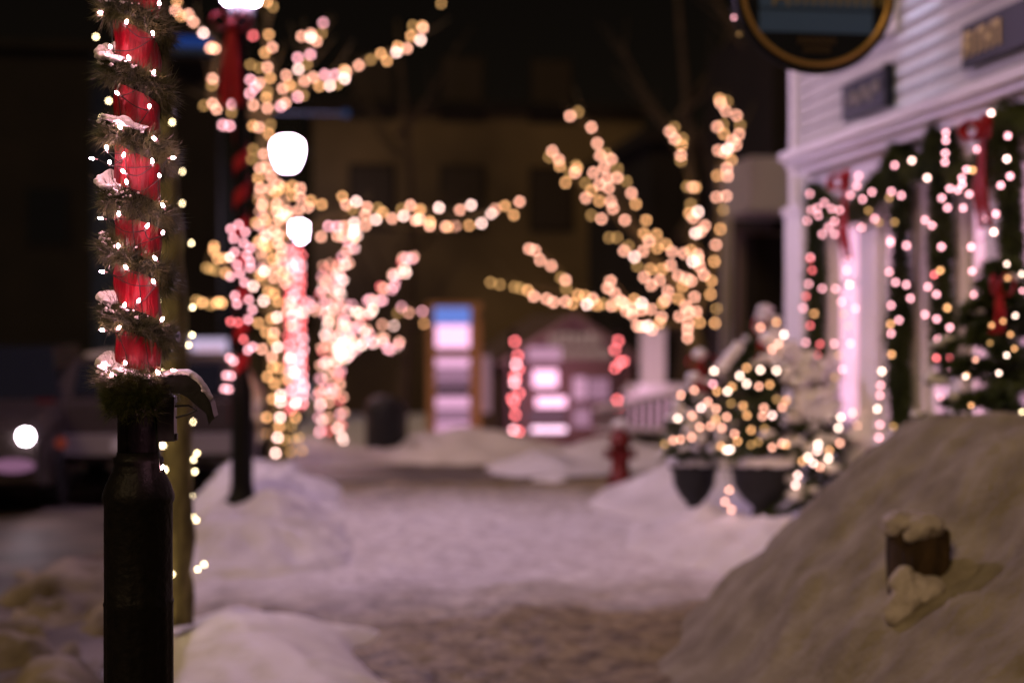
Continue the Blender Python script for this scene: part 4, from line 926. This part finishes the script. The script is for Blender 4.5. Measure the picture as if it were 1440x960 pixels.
# ------------------------------------------------------------------ hydrant
hy = P(872, 690, 13.2); hy.z = 0.02
h_ = thing('fire_hydrant', 'red fire hydrant with snowy top between the snow banks', 'fire hydrant', tuple(hy))
MB().lathe([(0.13, 0), (0.13, 0.04), (0.09, 0.05), (0.085, 0.36), (0.11, 0.37), (0.11, 0.40), (0.095, 0.42), (0.08, 0.48), (0.04, 0.53), (0.02, 0.54), (0.02, 0.57)], tuple(hy), 24).build('barrel', M_hyd, h_, True)
for sgn in (-1, 1): MB().tube([hy+Vector((sgn*0.07, 0, 0.28)), hy+Vector((sgn*0.15, 0, 0.28))], [0.04, 0.045], 12).build('nozzle', M_hyd, h_)
MB().tube([hy+Vector((0, -0.06, 0.26)), hy+Vector((0, -0.15, 0.26))], [0.05, 0.055], 12).build('nozzle', M_hyd, h_)
MB().blob(hy+Vector((0, 0, 0.56)), 0.08, 0.08, 0.045, 2, .2).build('snow_top', M_soft, h_, True)

# ------------------------------------------------------------------ buildings beyond
def building(name, label, px0, px1, Y0, depth, z1, m, wins=None, wm=M_glassd, roof=M_darkb):
    a, b = P(px0, 460, Y0), P(px1, 460, Y0); t = thing(name, label, 'building', ((a.x+b.x)/2, Y0, 0))
    MB().box(a.x, b.x, Y0, Y0+depth, -1.5, z1).build('wall', m, t)
    MB().box(a.x-0.25, b.x+0.25, Y0-0.25, Y0+depth+0.2, z1, z1+0.3).build('roof', roof, t)
    for (u0, u1, w0, w1) in (wins or []):
        f_ = MB().box(a.x+u0-0.1, a.x+u1+0.1, Y0-0.06, Y0-0.002, w0-0.1, w1+0.1).build('window', M_darkb, t)
        MB().box(a.x+u0, a.x+u1, Y0-0.08, Y0-0.062, w0, w1).build('pane', wm, f_).matrix_parent_inverse = Matrix.Identity(4)
    return t
W3 = [(x, x+1.2, z, z+1.8) for z in (4.6, 8.0) for x in (1.2, 4.0, 6.8)]
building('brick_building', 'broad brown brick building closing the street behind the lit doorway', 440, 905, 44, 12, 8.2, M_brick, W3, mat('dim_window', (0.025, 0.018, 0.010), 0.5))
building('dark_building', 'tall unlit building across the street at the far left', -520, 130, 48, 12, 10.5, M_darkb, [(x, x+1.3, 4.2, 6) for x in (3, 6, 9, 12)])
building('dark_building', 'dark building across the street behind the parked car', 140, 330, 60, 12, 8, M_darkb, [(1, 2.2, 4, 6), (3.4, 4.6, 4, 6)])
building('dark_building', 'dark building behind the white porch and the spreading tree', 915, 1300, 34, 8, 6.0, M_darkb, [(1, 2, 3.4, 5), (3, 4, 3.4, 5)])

# lit doorway
YD = 30.0
def PD(px, py, dy=0): return P(px, py, YD+dy)
dl = thing('lit_doorway', 'tall amber framed doorway glowing pink with blue top panel', 'doorway', tuple(PD(636, 640)))
def pbox(x0, x1, y0, y1, Y, th=0.1):
    a, b = P(x0, y1, Y), P(x1, y0, Y); return (min(a.x, b.x), max(a.x, b.x), Y-th/2, Y+th/2, a.z, b.z)
fm = MB(); 
for bx in ((600, 612, 450, 640), (660, 676, 450, 640)): fm.box(*pbox(*bx, YD, 0.3))
fm.box(*pbox(612, 660, 490, 500, YD, 0.28)); fm.box(*pbox(600, 676, 425, 436, YD, 0.32)); fm.box(*pbox(605, 672, 436, 450, YD, 0.30))
fm.build('frame', M_amberw, dl)
E_ = lambda n_, c, s_: emat(n_, c, s_)
MB().box(*pbox(611, 661, 432, 456, YD-0.17, 0.02)).build('top_panel', E_('blue_panel', (0.20, 0.32, 0.95), 0.75), dl)
for i, (y0, y1, s_) in enumerate(((457, 489, 1.7), (503, 516, 1.1), (520, 533, 0.45), (537, 545, 0.3), (557, 574, 0.9), (577, 590, 0.40), (593, 634, 0.75))):
    MB().box(*pbox(611, 661, y0, y1, YD-0.02, 0.02)).build('lit_pane', E_('pane_%d' % i, (1.0, 0.50, 0.78), s_), dl)
    MB().box(*pbox(611, 661, y1, y1+3.2, YD-0.05, 0.12)).build('shelf', M_darkb, dl)
MB().box(*pbox(590, 690, 636, 642, YD-0.6, 1.4)).build('step', M_soft, dl)
MB().box(*pbox(676, 690, 500, 580, YD, 0.05)).build('side_light', E_('side', (1, .5, .62), 0.25), dl)
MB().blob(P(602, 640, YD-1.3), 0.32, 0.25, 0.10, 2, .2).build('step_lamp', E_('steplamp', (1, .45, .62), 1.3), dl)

# gabled shop with bright windows
YG = 31.0
gh = thing('gabled_shop', 'small dark gabled shop with bright pink lit windows at street end', 'building', tuple(P(805, 610, YG)))
wz = MB(); a, b = P(712, 608, YG), P(888, 608, YG); zt_ = P(800, 505, YG).z; zp = P(800, 448, YG).z; mx_ = (a.x+b.x)/2
wz.box(a.x, b.x, YG, YG+5, -1.4, zt_); i = len(wz.v)
for y_ in (YG, YG+5): wz.v += [Vector((a.x, y_, zt_)), Vector((b.x, y_, zt_)), Vector((mx_, y_, zp))]
wz.f += [[i, i+1, i+2], [i+3, i+5, i+4], [i, i+2, i+5, i+3], [i+1, i+4, i+5, i+2]]
wz.build('wall', mat('plum_wall', (0.10, 0.055, 0.05), 0.8), gh)
rf = MB()
for s0, s1 in ((a.x-0.25, zt_-0.1), (b.x+0.25, zt_-0.1)):
    p0 = Vector((s0, YG+2.3, s1)); p1 = Vector((mx_, YG+2.3, zp+0.08)); d = (p1-p0)/2; nn_ = Vector((-d.z, 0, d.x)).normalized()*0.05
    rf.quadbox((p0+p1)/2, d, (0, 2.9, 0), nn_)
rf.build('roof', mat('brown_shingle', (0.13, 0.09, 0.075), 0.8), gh)
for nm, (x0, x1, y0, y1), s_ in (('a', (742, 789, 488, 508), .55), ('b', (750, 784, 520, 544), 2.2), ('c', (754, 796, 558, 572), 2.4), ('d', (806, 824, 530, 562), .65), ('e', (827, 856, 532, 562), .35), ('f', (744, 795, 578, 592), .15), ('g', (806, 830, 574, 600), .4)):
    f_ = MB().box(*pbox(x0-1, x1+1, y0-1, y1+1, YG-0.02, 0.03)).build('window', mat('dim_trim', (0.12, 0.09, 0.08), 0.8), gh)
    MB().box(*pbox(x0, x1, y0, y1, YG-0.05, 0.02)).build('pane', E_('shopglow_'+nm, (1.0, 0.50, 0.74), s_), f_).matrix_parent_inverse = Matrix.Identity(4)
for i in range(9):
    x0 = 748+i*5.4; MB().box(*pbox(x0, x0+4.6, 600, 607, YG-0.3, 0.05)).build('footlight', E_('foot', (1.0, .62, .85), 2.6), gh)
lt = MB()
for i in range(7):
    x = 772+i*11; 
    for (x0, x1, y0, y1) in ((x, x+2.2, 470, 487), (x, x+7, 470, 473), (x+5, x+7, 472, 486)): lt.box(*pbox(x0, x1, y0+random.uniform(-3, 3), y1, YG-0.06, 0.05))
for i in range(8): x = 790+i*9; lt.box(*pbox(x, x+4, 491, 504, YG-0.06, 0.05))
lt.build('lettering', E_('dimletters', (1.0, .62, .55), 0.35), gh)
random.seed(33)
for lab, x, ys in (('red pink lights down the left post of the gabled shop', 722, (480, 500, 512, 519, 533, 538, 528, 553, 560, 566, 583, 604, 606)), ('red pink lights down the right post of the gabled shop', 870, (479, 492, 508, 510, 517, 562, 575, 585, 597, 603, 606))):
    pp = thing('porch_post', 'slim dark porch post carrying red lights, '+('left' if x < 800 else 'right')+' of the gabled shop', 'post', tuple(P(x, 612, YG-1.3)))
    MB().tube([P(x, 612, YG-1.3), P(x, 470, YG-1.3)], 0.06, 8).build('shaft', M_darkb, pp)
    MB().lathe([(0.09, 0), (0.09, 0.06), (0.03, 0.09)], tuple(P(x, 470, YG-1.3)), 10).build('cap', M_darkb, pp)
    t = thing('string_lights', lab, 'string lights', tuple(P(x, 470, YG-1.5)))
    for y in ys: add_bulb(t, P(x+random.uniform(-7, 9), y, YG-1.5), 'r' if random.random() < .8 else 'k', 0.07, 30, 0.85)
    MB().tube([P(x+random.uniform(-5, 5), y, YG-1.45) for y in range(475, 608, 9)], 0.006, 4).build('wire', M_wire, t)

# two lights for lamps glowing on the gabled shop; third added to brighten the porch
for (x, y, dy, pw) in ((766, 530, 1.2, 45), (778, 566, 1.6, 45), (905, 520, 7.5, 30)):
    ld = bpy.data.lights.new('porch_lamp_and_fill', 'POINT'); lo = bpy.data.objects.new('porch_lamp_and_fill', ld); COL.objects.link(lo)
    ld.energy = pw; ld.color = (1.0, 0.52, 0.80); ld.shadow_soft_size = 0.15; lo.location = P(x, y, YG-dy)
# white porch with railing
pr_ = thing('porch', 'white porch with pink lit column and slatted railing beyond the urns', 'porch', tuple(P(920, 600, 24)))
MB().box(*pbox(903, 932, 462, 545, 25, 0.4)).build('column', M_porch, pr_)
MB().box(*pbox(888, 980, 540, 552, 24.6, 0.8)).build('ledge', M_porch, pr_)
r0, r1 = P(838, 575, 27), P(985, 545, 18.5); b0, b1 = P(838, 607, 27), P(985, 612, 18.5)
MB().tube([r0, r1], 0.05, 6).tube([b0+Vector((0, 0, .05)), b1+Vector((0, 0, .05))], 0.04, 6).build('handrail', M_porch, pr_)
for i in range(14):
    f = (i+0.5)/14; p = b0.lerp(b1, f); q = r0.lerp(r1, f); MB().quadbox((p+q)/2, (0.036, 0, 0), (0, 0.03, 0), (0, 0, (q-p).length/2)).build('baluster', mat('railing_grey', (0.14, 0.12, 0.12), 0.6), pr_)  # dark slats, so the glow between them reads as lit bars
gl = thing('railing_glow', 'long pink glow band added behind the porch railing', 'window', tuple(P(920, 580, 28)))
MB().box(*pbox(880, 1000, 552, 602, 28.5, 0.05)).build('pane', E_('porchglow', (1.0, 0.50, 0.70), 0.75), gl)  # added glow standing in for pink light on the balusters
MB().box(*pbox(876, 1004, 546, 552, 28.5, 0.12)).box(*pbox(876, 1004, 602, 607, 28.5, 0.12)).build('frame', M_porch, gl)
# neighbour building with pale porch roof and dark door
nb = thing('neighbour_house', 'dark house with pale porch fascia next to the clapboard shop', 'building', tuple(P(1070, 610, 22)))
YN = 22.6
MB().box(*pbox(1036, 1330, 60, 640, YN+2, 4)).build('wall', M_darkb, nb)
MB().box(*pbox(1030, 1200, 232, 302, YN-0.9, 1.8)).build('porch_roof', mat('pale_fascia', (0.34, 0.33, 0.33), 0.6), nb)
MB().box(*pbox(1014, 1028, 300, 640, YN-1.6, 0.12)).build('porch_column', mat('pale_fascia', (0.34, 0.33, 0.33), 0.6), nb)
d_ = MB().box(*pbox(1046, 1108, 330, 620, YN-0.03, 0.06)).build('door', mat('dark_door', (0.015, 0.012, 0.01), 0.6), nb)
MB().box(*pbox(1036, 1046, 322, 620, YN-0.05, 0.1)).box(*pbox(1036, 1120, 325, 330, YN-0.06, 0.12)).build('door_frame', mat('dim_trim', (0.12, 0.09, 0.08), 0.8), nb)

# litter bin by the lit doorway
lb_ = P(541, 648, 19.5)
bn = thing('litter_bin', 'dark litter bin with domed lid near the lit doorway', 'bin', tuple(lb_))
MB().lathe([(0.24, 0), (0.26, 0.05), (0.27, 0.62), (0.29, 0.64), (0.29, 0.68)], tuple(lb_), 20).build('body', M_urn, bn, True)
MB().lathe([(0.29, 0.685), (0.27, 0.78), (0.16, 0.88), (0.05, 0.90)], tuple(lb_), 20).build('lid', M_urn, bn, True)
rl = thing('marker_lights', 'pair of small dim red and grey lights low beside the bin', 'light', tuple(P(536, 636, 19)))
add_bulb(rl, P(521, 636, 19), 'r', 0.045, 19, 0.20); add_bulb(rl, P(537, 635, 19), 'b', 0.045, 19, 0.12)
MB().tube([P(514, 640, 19), P(545, 640, 19)], 0.012, 5).build('bar', M_black, rl)

# ------------------------------------------------------------------ vehicles
cx, cy = -1.52, 13.2
tk_ = thing('parked_car', 'dark parked car seen from behind with pale bumper, left of nearest post', 'car', (cx, cy, -0.1))
bd = MB(); hw = 0.95
secs = [(0.0, 0.42, 0.90, hw*0.97), (0.06, 0.36, 0.93, hw), (1.6, 0.36, 0.93, hw), (3.6, 0.36, 0.93, hw), (4.6, 0.4, 0.9, hw*0.97), (4.9, 0.5, 0.85, hw*0.9)]
for (y_, z0_, z1_, w_) in secs:
    for (x_, z_) in ((-w_, z0_), (-w_, z1_-0.12), (-w_+0.06, z1_), (w_-0.06, z1_), (w_, z1_-0.12), (w_, z0_)): bd.v.append(Vector((cx+x_, cy+y_, z_-0.1)))
for i in range(len(secs)-1):
    for j in range(6): a_ = i*6+j; b_ = i*6+(j+1) % 6; bd.f.append([a_, b_, b_+6, a_+6])
bd.f += [[0,1,2,3,4,5][::-1], [len(bd.v)-6+k for k in range(6)]]
bd.build('body', M_car, tk_)
cbn = MB(); sec = [(0.25, 0.93, hw-0.06), (0.65, 1.30, hw-0.24), (3.0, 1.32, hw-0.24), (3.7, 0.93, hw-0.06)]
for (y_, z_, w_) in sec: cbn.v += [Vector((cx-hw+0.06, cy+y_, 0.81)), Vector((cx-w_, cy+y_, z_-0.1)), Vector((cx+w_, cy+y_, z_-0.1)), Vector((cx+hw-0.06, cy+y_, 0.81))]
for i in range(3):
    for j in range(4): a_ = i*4+j; b_ = i*4+(j+1) % 4; cbn.f.append([a_, b_, b_+4, a_+4])
cbn.f += [[3, 2, 1, 0], [12, 13, 14, 15]]
cbn.build('cabin', M_car, tk_)
MB().quadbox((cx, cy+0.435, 1.01), (0.66, 0, 0), (0, 0.16, 0.14), (0, 0.01, -0.008)).build('rear_window', M_glassd, tk_)
sn = MB()
for i in range(18): sn.blob((cx+random.uniform(-.5, .1), cy+random.uniform(.9, 2.6), 1.22), 0.2, 0.4, 0.06, i, .3, 10, 6)
sn.build('roof_snow', M_plow, tk_, True)
MB().box(cx-hw, cx+hw, cy-0.16, cy-0.005, 0.36, 0.54).build('bumper', M_chrome, tk_)
MB().box(cx-0.26, cx+0.26, cy-0.175, cy-0.162, 0.39, 0.50).build('licence_plate', mat('plate', (0.35, 0.34, 0.35), 0.5), tk_)
for s_ in (-1, 1):
    MB().box(cx+s_*(hw-0.10)-0.08, cx+s_*(hw-0.10)+0.08, cy-0.03, cy-0.002, 0.62, 0.86).build('taillight', mat('taillight', (0.07, 0.006, 0.006), 0.25), tk_)
    for y_ in (0.9, 3.9):
        wh = MB().tube([(cx+s_*(hw-0.22), cy+y_, 0.26), (cx+s_*(hw+0.02), cy+y_, 0.26)], 0.36, 20).build('wheel', M_rubber, tk_)
        MB().tube([(cx+s_*(hw-0.02), cy+y_, 0.26), (cx+s_*(hw+0.03), cy+y_, 0.26)], 0.20, 14).build('rim', M_chrome, wh).matrix_parent_inverse = Matrix.Identity(4)
# oncoming car
ho = P(35, 614, 12.2); ox = ho.x-0.72; oy = 12.25; oz = ho.z-0.68
oc = thing('oncoming_car', 'oncoming car with bright headlight at the left edge', 'car', (ox, oy, oz))
bd = MB(); secs = [(0.0, 0.3, 0.72, 0.80), (0.15, 0.25, 0.82, 0.86), (1.2, 0.25, 0.95, 0.88), (3.9, 0.25, 0.95, 0.88), (4.3, 0.35, 0.85, 0.82)]
for (y_, z0_, z1_, w_) in secs:
    for (x_, z_) in ((-w_, z0_), (-w_, z1_-0.1), (-w_+0.08, z1_), (w_-0.08, z1_), (w_, z1_-0.1), (w_, z0_)): bd.v.append(Vector((ox+x_, oy+y_, oz+z_)))
for i in range(len(secs)-1):
    for j in range(6): a_ = i*6+j; b_ = i*6+(j+1) % 6; bd.f.append([a_, b_, b_+6, a_+6])
bd.f += [[0,1,2,3,4,5][::-1], [len(bd.v)-6+k for k in range(6)]]
bd.build('body', M_car, oc)
cbn = MB(); sec = [(1.1, 0.95, 0.8), (1.8, 1.4, 0.62), (3.2, 1.42, 0.62), (3.9, 0.95, 0.8)]
for (y_, z_, w_) in sec: cbn.v += [Vector((ox-0.8, oy+y_, oz+0.93)), Vector((ox-w_, oy+y_, oz+z_)), Vector((ox+w_, oy+y_, oz+z_)), Vector((ox+0.8, oy+y_, oz+0.93))]
for i in range(3):
    for j in range(4): a_ = i*4+j; b_ = i*4+(j+1) % 4; cbn.f.append([a_, b_, b_+4, a_+4])
cbn.f += [[3, 2, 1, 0], [12, 13, 14, 15]]
cbn.build('cabin', M_glassd, oc)
for s_ in (-1, 1):
    MB().blob((ox+s_*0.72, oy-0.02, oz+0.68), 0.06, 0.05, 0.06, 0, 0).build('headlight', emat('headlight_glow', (1.0, 0.82, 0.95), 45.0), oc, True)
    MB().blob((ox+s_*0.62, oy-0.03, oz+0.44), 0.18, 0.05, 0.06, 0, 0).build('headlight_reflection', emat('pink_reflection', (1.0, 0.45, 0.80), 0.22), oc, True)  # glowing ellipses stand in for the pink reflection below the headlights
    for y_ in (0.8, 3.4): MB().tube([(ox+s_*0.70, oy+y_, oz+0.3), (ox+s_*0.89, oy+y_, oz+0.3)], 0.3, 16).build('wheel', M_rubber, oc)
MB().blob((ox+0.95, oy+0.3, oz+0.60), 0.05, 0.05, 0.05, 0, 0).build('turn_signal', emat('signal', (1.0, 0.15, 0.08), 0.12), oc, True)
# small distant lights and lit signs across the street
for lab, x, y, Y, c, s_ in (('small blue light above the oncoming headlight', 23, 584, 29, (.15, .3, 1), 3.0), ('dim teal light above the parked car', 104, 512, 24, (.15, .35, .35), 2.2), ('dim green grey light left of the parked car roof', 72, 558, 24, (.12, .18, .13), 1.2)):
    q = thing('distant_lamp', lab, 'lamp', tuple(P(x, y, Y))); q2 = P(x, y, Y)
    MB().blob(q2, 0.06, 0.06, 0.06, 0, 0).build('bulb', emat('dl_%d' % x, c, s_*6), q, True); MB().tube([q2+Vector((0, .05, 0.05)), Vector((q2.x, q2.y+.05, -0.1))], 0.03, 6).build('pole', M_black, q)
YS = 30
ls = thing('lit_sign', 'glowing pale lilac box sign across the street', 'sign', tuple(P(293, 498, YS)))
MB().box(*pbox(265, 322, 474, 522, YS, 0.2)).build('cabinet', M_darkmetal, ls); MB().box(*pbox(267, 320, 476, 518, YS-0.11, 0.01)).build('face', emat('signface', (0.85, 0.68, 1.0), 0.75), ls)
lt = MB()
for i in range(5): lt.box(*pbox(276+i*8, 281+i*8, 486, 503, YS-0.12, 0.006))
lt.build('lettering', emat('signtext', (1.0, 0.55, 0.7), 0.62), ls)
MB().box(*pbox(270, 318, 528, 556, YS+0.4, 0.1)).build('lower_panel', emat('signlow', (0.85, 0.42, 0.75), 0.33), ls)
MB().box(*pbox(268, 300, 521, 529, YS+0.2, 0.1)).build('amber_strip', emat('signamb', (1.0, 0.42, 0.05), 0.5), ls)
MB().tube([P(293, 522, YS+0.3), Vector((P(293, 522, YS).x, YS+.3, -0.1))], 0.08, 8).build('pole', M_darkmetal, ls)
bl = thing('blue_awning', 'thin blue lit awning edge high left behind the nearest post', 'awning', tuple(P(266, 58, 36)))
MB().box(*pbox(222, 300, 54, 64, 36, 0.1)).build('lit_edge', emat('blueedge', (0.03, 0.10, 0.5), 0.4), bl)
MB().box(*pbox(222, 300, 64, 74, 36.2, 0.5)).build('canopy', M_signbl, bl); MB().box(*pbox(215, 310, 40, 640, 37.5, 1.5)).build('wall', M_darkb, bl)
wb_ = thing('blue_streak', 'thin blue streak with end dot reaching right above the largest globe', 'light streak', tuple(P(370, 160, 25)))
MB().tube([P(372, 158, 25), P(485, 160, 25)], 0.012, 6).build('arm', mat('bluish', (.1, .13, .2), .5, emis=(.2, .3, .8), es=0.03), wb_); MB().blob(P(486, 160, 25), 0.07, 0.07, 0.07, 0, 0).build('lamp', emat('blue_dot', (.2, .32, .8), 0.12), wb_, True)  # faintly glowing arm and dot made up for a blue streak
MB().tube([P(372, 158, 25), Vector((P(372, 158, 25).x, 25, 0))], 0.05, 6).build('pole', M_black, wb_)
